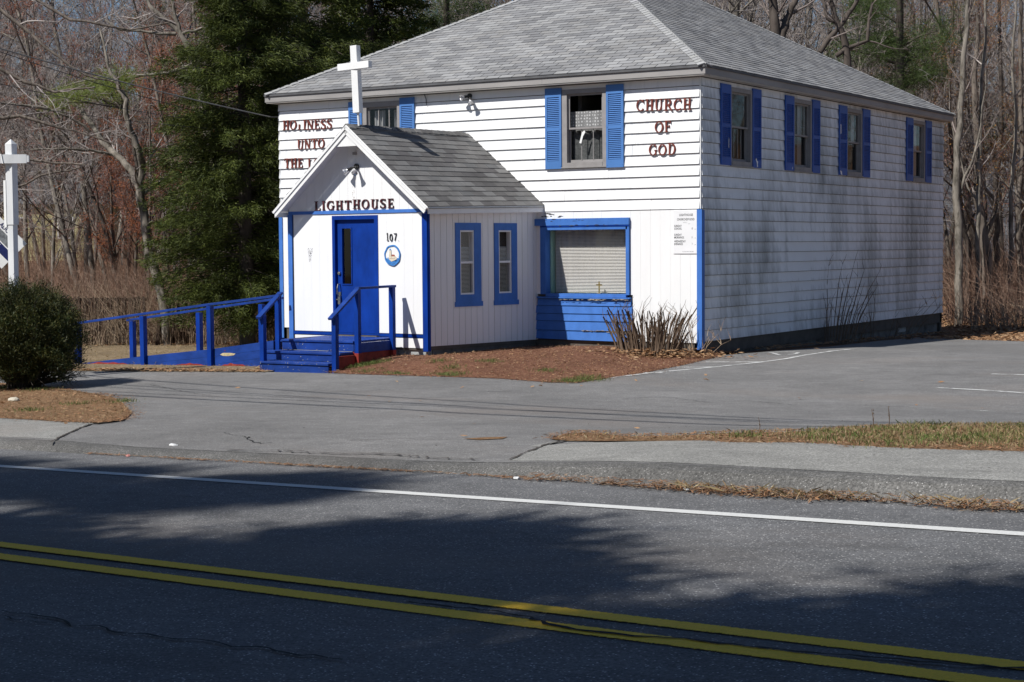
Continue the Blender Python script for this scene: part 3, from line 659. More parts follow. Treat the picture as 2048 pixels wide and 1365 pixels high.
def window(mp, outer, glassr, style, fm, parent=CH):
    # outer casing rect, sash opening
    mb = MB(); a, c, b, d = outer; ga, gc, gb_, gd = glassr
    slab(mb, mp, (a, c, ga, d), -.10, .045); slab(mb, mp, (gb_, c, b, d), -.10, .045); slab(mb, mp, (ga, gd, gb_, d), -.10, .044); slab(mb, mp, (ga, c, gb_, gc), -.10, .052)
    slab(mb, mp, (a-.01, c-.022, b+.01, c), .001, .065)
    win = mb.build('window', fm, parent)
    mid = (gc+gd)/2
    m1 = MB(); ring(m1, mp, (ga+.003, mid-.018, gb_-.003, gd-.003), .034, -.035, -.005); m1.build('upper_sash', fm, win)
    m1 = MB(); ring(m1, mp, (ga+.003, gc+.003, gb_-.003, mid+.016), (.034, .05, .034, .034), -.075, -.042); m1.build('lower_sash', fm, win)
    for (z0, z1, o) in ((mid, gd-.03, -.02), (gc+.05, mid-.01, -.058)):
        m2 = MB(); m2.poly([mp(ga+.03, z0, o), mp(gb_-.03, z0, o), mp(gb_-.03, z1, o), mp(ga+.03, z1, o)]); m2.build('pane', M['screen'] if z0 < mid-.1 else M['glass'], win)
    return win
lace, n, b, o = new_mat('dotted_lace'); vv = pos(n); vo = nd(n, 'ShaderNodeTexVoronoi'); vo.inputs['Scale'].default_value = 17; vo.inputs['Randomness'].default_value = .25; n.links.new(vv, vo.inputs[0])
n.links.new(mix(n, ramp(n, vo.outputs['Distance'], [(.22, 1), (.34, 0)]), (.24, .24, .24), (.62, .62, .62)), b.inputs[0]); b.inputs['Roughness'].default_value = .9
w2 = window(m_front, (-2.85, 3.457, -1.905, 4.903), (-2.745, 3.535, -1.985, 4.82), 0, M['frame'])
drape_cloth(w2, m_front, (-2.755, 4.13, -1.975, 4.50), -.13, lace, 4, .010, 'curtain', 'dotted lace upper curtain')
drape_cloth(w2, m_front, (-2.757, 3.5, -2.16, 4.14), -.16, M['dimcurtain'], 3, .015, 'curtain'); drape_cloth(w2, m_front, (-2.14, 3.5, -1.97, 4.14), -.15, M['dimcurtain'], 2, .015, 'curtain')
mb = MB(); mb.poly([m_front(x, z, .004) for x, z in ((-2.50, 3.90), (-2.46, 3.89), (-2.42, 4.02), (-2.37, 4.10), (-2.39, 4.13), (-2.44, 4.10), (-2.47, 4.0))]); mb.build('paper_strip', M['white'], w2)
for s in (-2.47, -2.22):
    mb = MB(); slab(mb, m_front, (s-.006, 3.58, s+.006, 4.17), -.041, -.033); mb.build('muntin', M['frame'], w2)
w1 = window(m_front, (-7.53, 3.457, -6.602, 4.903), (-7.43, 3.535, -6.67, 4.80), 0, M['frame'])
drape_cloth(w1, m_front, (-7.38, 3.6, -7.10, 4.74), -.14, M['curtain'], 3, .03, 'curtain'); drape_cloth(w1, m_front, (-6.86, 3.6, -6.65, 4.74), -.14, M['curtain'], 2, .03, 'curtain')
for s in (-7.16, -6.90):
    mb = MB(); slab(mb, m_front, (s-.009, 4.19, s+.009, 4.77), -.032, -.006); mb.build('muntin', M['frame'], w1)
for i, (a0, a1, b0, b1) in enumerate(SW):
    wn = window(m_side, (a1-.005, 3.457, b0+.005, 4.90), (a1+.06, 3.535, b0-.075, 4.82), 0, M['frame'])
    ga, gb_ = a1+.06, b0-.075
    if i in (0, 1):
        for k in range(5 if i == 0 else 4):
            s = lerp(ga+.1, gb_-.08, k/4); mb = MB(); slab(mb, m_side, (s-.006, 3.6 if i == 0 else 4.2, s+.006, 4.78 if i == 1 else 4.15), -.05+i*.03, -.042+i*.03); mb.build('muntin', M['frame'], wn)
    if i == 2: drape_cloth(wn, m_side, (ga+.02, 4.1, ga+.42, 4.8), -.14, M['curtain'], 3, .02, 'curtain'); drape_cloth(wn, m_side, (gb_-.2, 4.1, gb_-.02, 4.8), -.14, M['curtain'], 2, .02, 'curtain')
    if i == 3: drape_cloth(wn, m_side, (ga+.02, 3.6, gb_-.02, 4.8), -.14, M['curtain'], 5, .02, 'curtain')
    if i == 1: drape_cloth(wn, m_side, (gb_-.2, 3.6, gb_-.02, 4.8), -.16, M['curtain'], 2, .02, 'curtain')
# shutters
def shutter(mp, r, mat, label=None):
    a, c, b, d = r; mb = MB(); ring(mb, mp, r, (.045, .15, .045, .17), .034, .062)
    mid = lerp(c, d, .49); slab(mb, mp, (a+.045, mid-.035, b-.045, mid+.035), .036, .060)
    slab(mb, mp, (a+.04, c+.1, b-.04, d-.1), .034, .040)
    # arched head inside the top rail
    s = mb.build('shutter', mat, CH, label); lv = MB()
    for z0, z1 in ((c+.155, mid-.038), (mid+.038, d-.175)):
        n = int((z1-z0)/.0335)
        for k in range(n):
            z = z0+(k+.15)*(z1-z0)/n; e = z+.022
            lv.hexa([mp(a+.046, z, .041), mp(b-.046, z, .041), mp(b-.046, z-.003, .059), mp(a+.046, z-.003, .059), mp(a+.046, e, .041), mp(b-.046, e, .041), mp(b-.046, z+.003, .060), mp(a+.046, z+.003, .060)])
    lv.build('louvres', mat, s, None, 'stuff')
    for z in (c+.05, mid, d-.3):
        for q in (a+.022, b-.022):
            pb = MB(); slab(pb, mp, (q-.006, z-.006, q+.006, z+.006), .062, .066); pb.build('screw', mat, s)
shutter(m_front, (-3.212, 3.428, -2.858, 4.945), M['shutter']); shutter(m_front, (-1.897, 3.419, -1.537, 4.945), M['shutter'])
shutter(m_front, (-7.876, 3.43, -7.538, 4.93), M['shutter']); shutter(m_front, (-6.594, 3.43, -6.24, 4.95), M['shutter'])
chips = {0: 'blue side shutter with peeled lower corner'}
for i, (a0, a1, b0, b1) in enumerate(SW):
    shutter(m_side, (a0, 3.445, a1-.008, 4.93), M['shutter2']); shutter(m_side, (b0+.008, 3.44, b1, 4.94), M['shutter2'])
    for (s, z, sh) in {0: [(1.08, 3.86, ((-.012, -.09), (.01, -.1), (.012, .06), (-.008, .1))), (2.36, 3.50, ((-.06, .10), (-.02, .13), (.0, .08), (.06, .06), (.04, 0), (.06, -.03), (.01, -.05), (.0, .03), (-.03, .07)))],
                       1: [(4.12, 3.49, ((-.02, -.03), (.02, 0), (0, .04)))], 2: [(6.80, 4.43, ((-.02, -.12), (.02, -.1), (.02, .08), (-.02, .1))), (6.83, 3.49, ((-.07, .04), (-.02, -.03), (.06, -.05), (.03, .03), (-.03, .05)))], 3: []}[i]:
        mb = MB(); mb.poly([m_side(s+x, z+y, .0645) for x, y in sh]); mb.build('bare_patch', M['white'], CH)

# ---- blue window box and big window
bw = MB(); slab(bw, m_front, (-3.215, 2.276, -1.46, 2.356), -.10, .07); slab(bw, m_front, (-3.33, 1.06, -3.215, 2.356), -.10, .07); slab(bw, m_front, (-1.49, 1.06, -1.425, 2.356), -.10, .07); slab(bw, m_front, (-3.215, 1.015, -1.49, 1.075), -.10, .072)
big = bw.build('display_window', M['trim'], CH, 'wide display window framed in blue above the blue boards')
mb = MB(); slab(mb, m_front, (-3.475, 2.36, -1.42, 2.487), .003, .085); mb.build('header_board', M['trim'], big)
mb = MB(); slab(mb, m_front, (-3.33, 2.330, -1.425, 2.358), .07, .078); mb.build('header_trim', M['deep'], big)
mb = MB(); slab(mb, m_front, (-3.40, .985, -1.40, 1.012), .003, .10); mb.build('window_sill', M['trim'], big)
mb = MB(); mb.poly([m_front(-3.21, 1.07, -.03), m_front(-1.49, 1.07, -.03), m_front(-1.49, 2.28, -.03), m_front(-3.21, 2.28, -.03)]); mb.build('pane', M['glass'], big)
mb = MB(); slab(mb, m_front, (-3.213, 1.076, -3.19, 2.275), -.35, -.101); slab(mb, m_front, (-3.188, 1.0, -1.46, 1.05), -.45, -.101); mb.build('reveal', M['mint'], big)
bl = MB(); zz = 1.095
while zz < 2.25:
    a, b = -3.14, -1.50; bl.hexa([m_front(a, zz, -.190), m_front(b, zz, -.190), m_front(b, zz, -.1915), m_front(a, zz, -.1915), m_front(a, zz+.013, -.204), m_front(b, zz+.013, -.204), m_front(b, zz+.013, -.2055), m_front(a, zz+.013, -.2055)]); zz += .0275
bl.build('blind_slats', M['blind'], big, None, 'stuff')
drape_cloth(big, m_front, (-3.19, 1.06, -1.47, 2.3), -.27, simple('backing_curtain', (.46, .46, .45), .9, .3, 5, (1, 1, .05), .2), 13, .02)
# blue boards below
zb = [(.20, .375), (.38, .555), (.56, .695), (.70, .845), (.85, .978)]
for i, (z0, z1) in enumerate(zb):
    mb = MB(); x0 = -3.445+(.04 if i == 4 else 0); x1 = -1.375-(.02 if i == 4 else 0)
    dz = .012 if i == 0 else 0
    mb.hexa([m_front(x0, z0+dz, .0), m_front(x1, z0-dz, .0), m_front(x1, z0-dz, .062), m_front(x0, z0+dz, .062), m_front(x0, z1, .0), m_front(x1, z1-dz, .0), m_front(x1, z1-dz, .045), m_front(x0, z1, .045)])
    mb.build('blue_board', M['trim'], big)
peel = simple('peeled_bare_wood', (.34, .31, .27), .95, .5, 30, (1, 1, 3), .5)
def flecks(parent, mp, rects, o, mat, n, rng, name='peeled_paint'):
    mb = MB()
    for (a, c, b, d) in rects:
        for _ in range(n):
            s = rng.uniform(a, b); z = rng.uniform(c, d); w_ = rng.uniform(.01, .07); h = rng.uniform(.003, .012)
            mb.poly([mp(s-w_, z, o), mp(s-w_*.3, z-h, o), mp(s+w_, z-h*.3, o), mp(s+w_*.6, z+h*.5, o), mp(s-w_*.2, z+h, o)])
    mb.build(name, mat, parent, None, 'stuff')
flecks(big, m_front, [(-2.7, .965, -1.42, .978), (-2.9, .955, -1.6, .97)], .102, peel, 14, random.Random(2))
flecks(big, m_front, [(-2.4, .378, -1.4, .386), (-1.9, .35, -1.4, .385)], .068, peel, 26, random.Random(4))
flecks(big, m_front, [(-2.9, 2.352, -1.6, 2.366), (-3.2, 2.44, -2.3, 2.482)], .088, simple('dark_peel', (.05, .06, .1), .9, .3, 20), 9, random.Random(5))
flecks(wf, m_front, [(-3.3, 2.50, -2.8, 2.55), (-3.25, 2.52, -3.05, 2.60)], .026, simple('rot_hole', (.03, .028, .025), .95, .3, 20), 6, random.Random(6), 'rotten_spot')

# ---- porch (skewed a little: its side walls are not square to the church)
P2 = Vector((-4.048, -2.8, 0)); a3 = R(3); DL = Vector((-math.cos(a3), math.sin(a3), 0)); DD = Vector((math.sin(R(12.05)), math.cos(R(12.05)), 0))
NF = Vector((-math.sin(a3), -math.cos(a3), 0)); NS = Vector((math.cos(R(12.05)), -math.sin(R(12.05)), 0))
PWd = 3.30; PT = 2.66
def p_front(s, z, o): return tuple(P2+DL*s+NF*o+Vector((0, 0, z)))
def p_side(s, z, o): return tuple(P2+DD*s+NS*o+Vector((0, 0, z)))
def p_left(s, z, o): return tuple(P2+DL*PWd+DD*s-NS*o+Vector((0, 0, z)))
def xform(v): return v
porch_front = MB(); DR = (1.12, .36, 2.22, 2.565)      # door opening
for q in subtract([(0.0, .12, PWd, PT)], [DR]): slab(porch_front, p_front, q, -.10, 0)
apex_s = PWd/2-.02; ZR = 4.04
for k in range(14):        # gable triangle behind the planks
    z0 = PT+k*(ZR-PT)/14; z1 = z0+(ZR-PT)/14; s0 = apex_s*(1-(ZR-z0)/(ZR-PT))+.0; slab(porch_front, p_front, (apex_s-(ZR-z1)/(ZR-PT)*apex_s, z0, apex_s+(ZR-z1)/(ZR-PT)*(PWd-apex_s), z1), -.1, 0)
pf = porch_front.build('porch_front_wall', M['sheath'], CH)
WIN = [(.67, .97, 1.33, 2.41, .79, 1.10, 1.15, 2.275), (1.68, .97, 2.29, 2.41, 1.795, 1.10, 2.14, 2.275)]
ps = MB()
for q in subtract([(0, .12, 2.93, PT)], [(w[4]-.0, w[5], w[6], w[7]) for w in WIN]): slab(ps, p_side, q, -.1, 0)
ps = ps.build('porch_side_wall', M['sheath'], CH)
pl = MB(); slab(pl, p_left, (0, .12, 2.2, PT), -.1, 0); pl = pl.build('porch_left_wall', M['sheath'], CH)
rp = random.Random(21)
planks(ps, p_side, 0.0, 2.90, .19, PT-.01, [(w[0]+.02, w[1]-.08, w[2]-.02, w[3]-.02) for w in WIN], .1525, M['panel'], .020, .008, rp)
planks(pl, p_left, 0.0, 2.2, .19, PT-.01, [], .1525, M['panel'], .020, .008, rp)
planks(pf, p_front, .11, PWd-.11, .155, 2.60, [DR, (0, .33, PWd, .41)], .203, M['panel'], .018, .0012, rp)
# gable planks, top cut to the slope
s = 0.0
while s < PWd-.01:
    e = min(s+.203, PWd)
    def zt(q): return PT+(ZR-PT)*(1-abs(q-apex_s)/(apex_s if q < apex_s else PWd-apex_s))
    pts = [(s+.0015, 2.66), (e-.0015, 2.66), (e-.0015, max(2.665, zt(e)+.12)), (s+.0015, max(2.665, zt(s)+.12))]
    if s < apex_s < e: pts.insert(3, (apex_s, zt(apex_s)+.12))
    mb = MB(); A_ = [p_front(x, z, .002) for x, z in pts]; B_ = [p_front(x, z, .019) for x, z in pts]; k = len(pts)
    mb.v = A_+B_; mb.f = [tuple(range(k)), tuple(reversed(range(k, 2*k)))]+[(i, (i+1) % k, k+(i+1) % k, k+i) for i in range(k)]
    mb.build('plank', M['panel'], pf); s = e
# blue trim on the porch
def trimbar(mp, r, o0, o1, mat, parent, name='trim_board'):
    mb = MB(); slab(mb, mp, r, o0, o1); return mb.build(name, mat, parent)
trimbar(p_front, (.0, 2.60, PWd, 2.66), .003, .036, M['trim'], pf)
trimbar(p_front, (-.02, .10, .09, 2.599), .003, .038, M['deep'], pf, 'corner_board'); trimbar(p_front, (PWd-.085, .12, PWd+.02, 2.599), .003, .038, M['trim'], pf, 'corner_board')
trimbar(p_side, (-.002, .10, .035, PT-.03), .021, .034, M['deep'], ps, 'corner_board')
trimbar(p_front, (.09, .345, DR[0], .40), .003, .026, M['deep'], pf); trimbar(p_front, (DR[2], .345, PWd-.085, .40), .003, .026, M['deep'], pf)
mb = MB(); 
for q in ((.03, -.06, PWd-.03, .12),): slab(mb, p_front, q, -.14, -.03)
mb.build('porch_foundation', M['foundlit'], CH)
mb = MB(); slab(mb, p_side, (0.14, -.1, 2.9, .19), -.16, -.035); mb.build('porch_foundation', M['found'], CH)
mb = MB(); mb.poly([tuple(P2+DL*.1+DD*.1+Vector((0, 0, .3))), tuple(P2+DL*(PWd-.1)+DD*.1+Vector((0, 0, .3))), tuple(P2+DL*(PWd-.1)+DD*2.2+Vector((0, 0, .3))), tuple(P2+DL*.1+DD*2.8+Vector((0, 0, .3)))]); mb.build('porch_floor', M['room'], CH)
for (a, c, b, d, sa, sc, sb, sd) in WIN:       # slim double hung windows with blue casing
    mb = MB(); slab(mb, p_side, (a, c, sa, d), .003, .034); slab(mb, p_side, (sb, c, b, d), .003, .034); slab(mb, p_side, (sa, sd, sb, d), .003, .033); slab(mb, p_side, (sa, c, sb, sc), .003, .033); slab(mb, p_side, (a-.02, c-.09, b+.03, c), .003, .042)
    wn = mb.build('window', M['trim'], ps and CH)
    m1 = MB(); ring(m1, p_side, (sa, sc, sb, sd), (.028, .03, .028, .03), -.08, .022); mid = (sc+sd)/2; slab(m1, p_side, (sa+.028, mid-.02, sb-.028, mid+.02), -.05, .015); m1.build('white_sash', M['white'], wn)
    for z0, z1, gl in ((sc+.03, mid-.02, M['screen']), (mid+.02, sd-.03, M['glass'])):
        m2 = MB(); m2.poly([p_side(sa+.028, z0, -.02), p_side(sb-.028, z0, -.02), p_side(sb-.028, z1, -.02), p_side(sa+.028, z1, -.02)]); m2.build('pane', gl, wn)
    m3 = MB(); z = sc+.04
    while z < sd-.3:
        m3.hexa([p_side(sa+.03, z, -.055), p_side(sb-.03, z, -.055), p_side(sb-.03, z, -.0565), p_side(sa+.03, z, -.0565), p_side(sa+.03, z+.012, -.070), p_side(sb-.03, z+.012, -.070), p_side(sb-.03, z+.012, -.0715), p_side(sa+.03, z+.012, -.0715)]); z += .024
    m3.build('blind_slats', M['blind'], wn, None, 'stuff')
    m4 = MB(); m4.poly([p_side(sa-.1, sc-.1, -.11), p_side(sb+.1, sc-.1, -.11), p_side(sb+.1, sd+.1, -.11), p_side(sa-.1, sd+.1, -.11)]); m4.build('dark_interior_backing', M['room'], wn)  # dark sheet added behind the glass so the interior reads unlit
# door
dm = MB()
slab(dm, p_front, (DR[0], DR[1], DR[0]+.085, DR[3]), -.10, .03); slab(dm, p_front, (DR[2]-.065, DR[1], DR[2], DR[3]), -.10, .03); slab(dm, p_front, (DR[0]+.085, DR[3]-.075, DR[2]-.065, DR[3]), -.10, .03); slab(dm, p_front, (DR[0]+.085, DR[1], DR[2]-.065, DR[1]+.03), -.10, .005)
door = dm.build('door', M['deep'], CH, 'deep blue entry door with a tall narrow glass')
# the door leaf: hinge on the right in the photo, tall light left of centre
l0, l1 = DR[0]+.088, DR[2]-.068; GL = (l1-.42, 1.30, l1-.18, 2.33); lf = MB()
GLr = (1.80, 1.30, 2.02, 2.33)
for q in subtract([(l0, DR[1]+.034, l1, DR[3]-.078)], [GLr]): slab(lf, p_front, q, -.075, -.03)
leaf_ = lf.build('door_leaf', M['deep'], door)
mb = MB(); ring(mb, p_front, (GLr[0]-.018, GLr[1]-.018, GLr[2]+.018, GLr[3]+.018), .02, -.029, -.018); mb.build('glazing_bead', M['deep'], door)
mb = MB(); mb.poly([p_front(GLr[0], GLr[1], -.05), p_front(GLr[2], GLr[1], -.05), p_front(GLr[2], GLr[3], -.05), p_front(GLr[0], GLr[3], -.05)]); mb.build('pane', M['glass'], door)
mb = MB(); hs = l1-.06; mb.tube([p_front(hs, 1.50, -.028), p_front(hs, 1.50, .0)], .03, 14); mb.tube([p_front(hs, 1.50, 0), p_front(hs, 1.50, .004)], .016, 10); mb.build('deadbolt', M['metal'], door, smooth=False)
mb = MB(); hz = 1.10
mb.tube([p_front(hs, hz+.20, -.028), p_front(hs, hz+.19, .03), p_front(hs, hz+.12, .05), p_front(hs, hz+.02, .05), p_front(hs, hz-.04, .0)], .011, 8)
slab(mb, p_front, (hs-.03, hz-.15, hs+.03, hz+.05), -.029, -.015); slab(mb, p_front, (hs-.005, hz-.10, hs+.085, hz-.08), -.0, .02); slab(mb, p_front, (hs-.035, hz-.18, hs+.02, hz-.02), -.014, .012)
mb.build('handle', M['metal'], door)
# porch roof
OH = .34
def pr(s, t, z): return P2+DL*s+DD*t+Vector((0, 0, z))
RF = Vector(onplane(692, 250, (math.sin(a3), math.cos(a3), 0), (P2-DD*OH).x*math.sin(a3)+(P2-DD*OH).y*math.cos(a3)))
ER = Vector(onplane(855, 414, (math.sin(a3), math.cos(a3), 0), (P2-DD*OH).x*math.sin(a3)+(P2-DD*OH).y*math.cos(a3)))
EL = Vector(onplane(547, 422, (math.sin(a3), math.cos(a3), 0), (P2-DD*OH).x*math.sin(a3)+(P2-DD*OH).y*math.cos(a3)))
RB = Vector((-4.985, -.01, 4.175)); EB = Vector((-3.27, -.01, 2.745)); ELB = Vector((-7.15, -.01, 2.70)); ELB = Vector((RB.x*2-EB.x-.25, -.01, 2.70))
mb = MB()
for (a, b, c, d) in ((ER, EB, RB, RF), (EL, RF, RB, ELB)):
    a, b, c, d = [v.copy() for v in (a, b, c, d)]; dn = Vector((0, 0, .022)); mb.hexa([v-dn for v in (a, b, c, d)]+[a, b, c, d])
proof = mb.build('porch_roof', M['white'], CH)
def bil(a, b, c, d, u, v): return a.lerp(b, u).lerp(d.lerp(c, u), v)       # a-b eave, d-c ridge
def porch_shingles(a, b, c, d, asobj, rng):
    n = 16; tw = .30; L = (b-a).length; m_ = MB()
    for r in range(n):
        v0, v1 = r/n, (r+1.12)/n; k = 0; u = -(.5 if r % 2 else 0)*tw/L+rng.uniform(-.004, .004)
        while u < 1:
            u0, u1 = max(0, u), min(1, u+tw/L-.002)
            if u1-u0 > .01:
                sag = -.03*math.sin(math.pi*(u0+u1)/2)*0
                q = [bil(a, b, c, d, uu_, vv_) for uu_, vv_ in ((u0, v0), (u1, v0), (u1, min(1, v1)), (u0, min(1, v1)))]
                nn = (q[1]-q[0]).cross(q[3]-q[0]).normalized()
                if nn.z < 0: nn = -nn
                jl = rng.uniform(-.004, .004); th = .012
                lift = rng.uniform(0, .004); q[0] = q[0]-(q[3]-q[0])*.04*rng.random(); q[1] = q[1]-(q[2]-q[1])*.04*rng.random()
                m1 = MB() if asobj else m_
                m1.hexa([q[0]+nn*.003, q[1]+nn*.003, q[2]+nn*.003, q[3]+nn*.003, q[0]+nn*(.003+th+lift), q[1]+nn*(.003+th+lift), q[2]+nn*.006, q[3]+nn*.006])
                if asobj: m1.build('shingle', M['pshingle'], proof)
            u += tw/L
    if not asobj: m_.build('shingle_courses', M['pshingle'], proof, None, 'stuff')
porch_shingles(ER, EB, RB, RF, True, random.Random(31)); porch_shingles(ELB, EL, RF, RB, False, random.Random(32))
n1 = (EB-ER).cross(RF-ER).normalized(); n2 = (RF-EL).cross(ELB-EL).normalized()
if n1.z < 0: n1 = -n1
if n2.z < 0: n2 = -n2
caps(RF, RB, proof, M['pshingle'], n1, n2, .12, .15)
# rake boards with a cut return at the peak, eave fascia
fw = Vector(NF)
def rake(a, b, o0, wd, th, nm='rake_board'):
    d = (b-a).normalized(); dn = d.cross(fw).normalized()
    if dn.z > 0: dn = -dn
    P = [a, b, b+dn*wd, a+dn*wd]; m1 = MB(); m1.hexa([p+fw*o0 for p in P]+[p+fw*(o0+th) for p in P]); m1.build(nm, M['white'], proof)
for e in (ER, EL):
    top = RF-Vector((0, 0, .024)); lo = e-Vector((0, 0, .024))
    rake(lo, top, .0, .115, .02); rake(lo+Vector((0, 0, -.0)), top, .022, .045, .016)
pk = MB(); t_ = RF-Vector((0, 0, .1)); q = [t_, t_+DL*.34-Vector((0, 0, .29)), t_-DL*.34-Vector((0, 0, .29))]
pk.v = [tuple(p-fw*.002) for p in q]+[tuple(p-fw*.02) for p in q]; pk.f = [(0, 1, 2), (5, 4, 3), (0, 1, 4, 3), (1, 2, 5, 4), (2, 0, 3, 5)]; pk.build('peak_board', M['white'], proof)
mb = MB(); mb.bar(ER+Vector((-.01, .03, -.075)), EB+Vector((-.01, 0, -.075)), .02, .10); mb.build('eave_fascia', M['white'], proof)
mb = MB(); mb.bar(ER+Vector((.012, .0, -.03)), EB+Vector((.012, 0, -.03)), .02, .012); mb.build('drip_edge', M['fascia'], proof)
mb = MB(); mb.bar(EL+Vector((.01, .03, -.075)), ELB+Vector((.01, 0, -.075)), .02, .10); mb.build('eave_fascia', M['white'], proof)
mb = MB(); inn = -DL*.02
mb.poly([ER+Vector((-.02, .02, -.12)), EB+Vector((-.02, 0, -.12)), EB+Vector((-.24, 0, -.12)), ER+Vector((-.24, .02, -.12))]); mb.build('soffit', M['white'], proof)

# ------------------------------------------------------------------ slab serif letters
def strokes(ch):
    P = math.pi
    def arc(cx, cy, rx, ry, a0, a1, n=10, wf=None): return [(cx+rx*math.cos(R(lerp(a0, a1, i/n))), cy+ry*math.sin(R(lerp(a0, a1, i/n))), (.075+.11*abs(math.cos(R(lerp(a0, a1, i/n)))))) for i in range(n+1)]
    T, t = .19, .085
    V = lambda x, y0=0, y1=1, w_=T: [(x, y0, w_), (x, y1, w_)]
    Hh = lambda x0, x1, y, w_=t: [(x0, y, w_), (x1, y, w_)]
    sf = lambda x, y, w_=.34: [(x-w_/2, y+(.035 if y == 0 else -.035), .07), (x+w_/2, y+(.035 if y == 0 else -.035), .07)]
    D = {'H': (.86, [V(.2), V(.66), Hh(.2, .66, .5), sf(.2, 0), sf(.2, 1), sf(.66, 0), sf(.66, 1)]),
         'I': (.42, [V(.2), sf(.2, 0), sf(.2, 1)]),
         'l': (.72, [V(.3, 0, .55), sf(.3, 0)]),
         'L': (.72, [V(.2), sf(.2, 1), Hh(.04, .64, .04), [(.62, 0, .09), (.64, .26, .05)], sf(.2, 0)]),
         'T': (.80, [V(.4), sf(.4, 0), Hh(.06, .74, .95, .1), [(.09, .97, .1), (.06, .72, .04)], [(.71, .97, .1), (.74, .72, .04)]]),
         'E': (.74, [V(.2), Hh(.04, .62, .04), Hh(.04, .60, .96), Hh(.2, .5, .5), [(.61, .02, .09), (.64, .25, .05)], [(.59, .98, .09), (.61, .76, .05)], [(.5, .4, .06), (.5, .6, .06)]]),
         'F': (.70, [V(.2), sf(.2, 0), Hh(.04, .60, .96), Hh(.2, .48, .5), [(.59, .98, .09), (.62, .74, .05)], [(.48, .39, .06), (.48, .61, .06)]]),
         'N': (.90, [V(.18, 0, 1, .09), V(.70, 0, 1, .09), [(.18, .98, .19), (.70, .04, .19)], sf(.18, 0, .28), sf(.18, 1, .28), sf(.70, 1, .28)]),
         'U': (.86, [V(.2, .3, 1), V(.66, .3, 1, .1), arc(.43, .3, .23, .27, 180, 360, 8), sf(.2, 1), sf(.66, 1, .28)]),
         'O': (.88, [arc(.43, .5, .34, .46, 0, 360, 20)]),
         'D': (.86, [V(.2), Hh(.04, .42, .04), Hh(.04, .42, .96), arc(.40, .5, .32, .46, -90, 90, 10)]),
         'C': (.84, [arc(.45, .5, .35, .46, 42, 318, 14), [(.71, .98, .05), (.71, .70, .07)]]),
         'G': (.90, [arc(.45, .5, .35, .46, 45, 325, 14), [(.71, .98, .05), (.71, .70, .07)], V(.72, .06, .44, .15), Hh(.55, .86, .46, .06)]),
         'R': (.88, [V(.2), sf(.2, 0), Hh(.04, .44, .96), Hh(.2, .44, .5, .07), arc(.44, .73, .19, .23, -90, 90, 8), [(.42, .48, .17), (.74, .03, .17)], Hh(.66, .84, .035, .07)]),
         'S': (.72, [[(.62, .96, .04), (.62, .72, .05)], arc(.36, .73, .22, .23, 40, 200, 8), [(.14, .66, .17), (.36, .52, .20), (.58, .36, .17)], arc(.36, .27, .22, .23, 20, -140, 8), [(.10, .04, .04), (.10, .3, .05)]]),
         '1': (.40, [V(.2, 0, 1, .12), sf(.2, 0, .3), [(.05, .82, .06), (.2, .97, .06)]]),
         '0': (.62, [arc(.3, .5, .21, .45, 0, 360, 16)]),
         '7': (.62, [Hh(.05, .55, .94, .1), [(.54, .92, .1), (.24, 0, .13)]]),
         '.': (.2, [[(.06, .03, .07), (.14, .03, .07)]])}
    return D[ch]
def letter(ch, mp, s0, zb_, h, wscale, mat, parent, o0=.03, th=.022, tilt=0, sgn=1, label=None):
    KW = .41 if h > .14 else .19
    wd, st = strokes(ch); mb = MB(); k = 0; ca, sa = math.cos(tilt), math.sin(tilt)
    def tr(x, y, o): x2 = x*wscale*ca-y*sa; y2 = x*wscale*sa+y*ca; return mp(s0+sgn*x2*h, zb_+y2*h, o)
    for pl_ in st:
        o1 = o0+th+k*.0006; k += 1; n = len(pl_); Lf, Rt = [], []
        for i, (x, y, w_) in enumerate(pl_):
            a = pl_[max(0, i-1)]; b = pl_[min(n-1, i+1)]
            if n > 12 and abs(pl_[0][0]-pl_[-1][0]) < 1e-6 and abs(pl_[0][1]-pl_[-1][1]) < 1e-6 and i in (0, n-1): a = pl_[-2]; b = pl_[1]
            dx, dy = b[0]-a[0], b[1]-a[1]; L = math.hypot(dx, dy) or 1; nx, ny = -dy/L*w_*KW, dx/L*w_*KW
            Lf.append((x+nx, y+ny)); Rt.append((x-nx, y-ny))
        for i in range(n-1):
            q = [Rt[i], Rt[i+1], Lf[i+1], Lf[i]]; mb.hexa([tr(x, y, o0) for x, y in q]+[tr(x, y, o1) for x, y in q])
    mb.build('letter', mat, parent, label)
    return wd*wscale*h
def word(txt, mp, s0, s1, z0, h, mat, parent, sgn=1, slope=0, rng=None, gaps=None, o0=.03, lean=0, exist=None):
    rng = rng or random.Random(1); tot = sum(strokes(c)[0] for c in txt); sp = (gaps or 0); wsc = ((abs(s1-s0))-sp*(len(txt)-1))/(tot*h); s = s0
    for i, c in enumerate(txt):
        adv = strokes(c)[0]*wsc*h
        if exist is None or i in exist: letter(c, mp, s, z0+slope*(i/len(txt))+rng.uniform(-.006, .006), h, wsc, mat, parent, o0, .022, rng.uniform(-.03, .03)+lean, sgn)
        s += sgn*(adv+sp)
rl = random.Random(17)
word('CHURCH', m_front, -1.275, -.155, 4.425, .215, M['letter'], wf, 1, -.03, rl, .012)
word('OF', m_front, -.90, -.555, 4.02, .205, M['letter'], wf, 1, 0, rl, .012)
word('GOD', m_front, -1.02, -.465, 3.61, .205, M['letter'], wf, 1, 0, rl, .012)
word('HOlINESS', m_front, -9.615, -8.30, 4.435, .20, M['letter'], wf, 1, -.03, rl, .008)
word('UNTO', m_front, -9.235, -8.505, 4.025, .20, M['letter'], wf, 1, 0, rl, .01)
word('THE', m_front, -9.59, -9.08, 3.64, .20, M['letter'], wf, 1, 0, rl, .01)
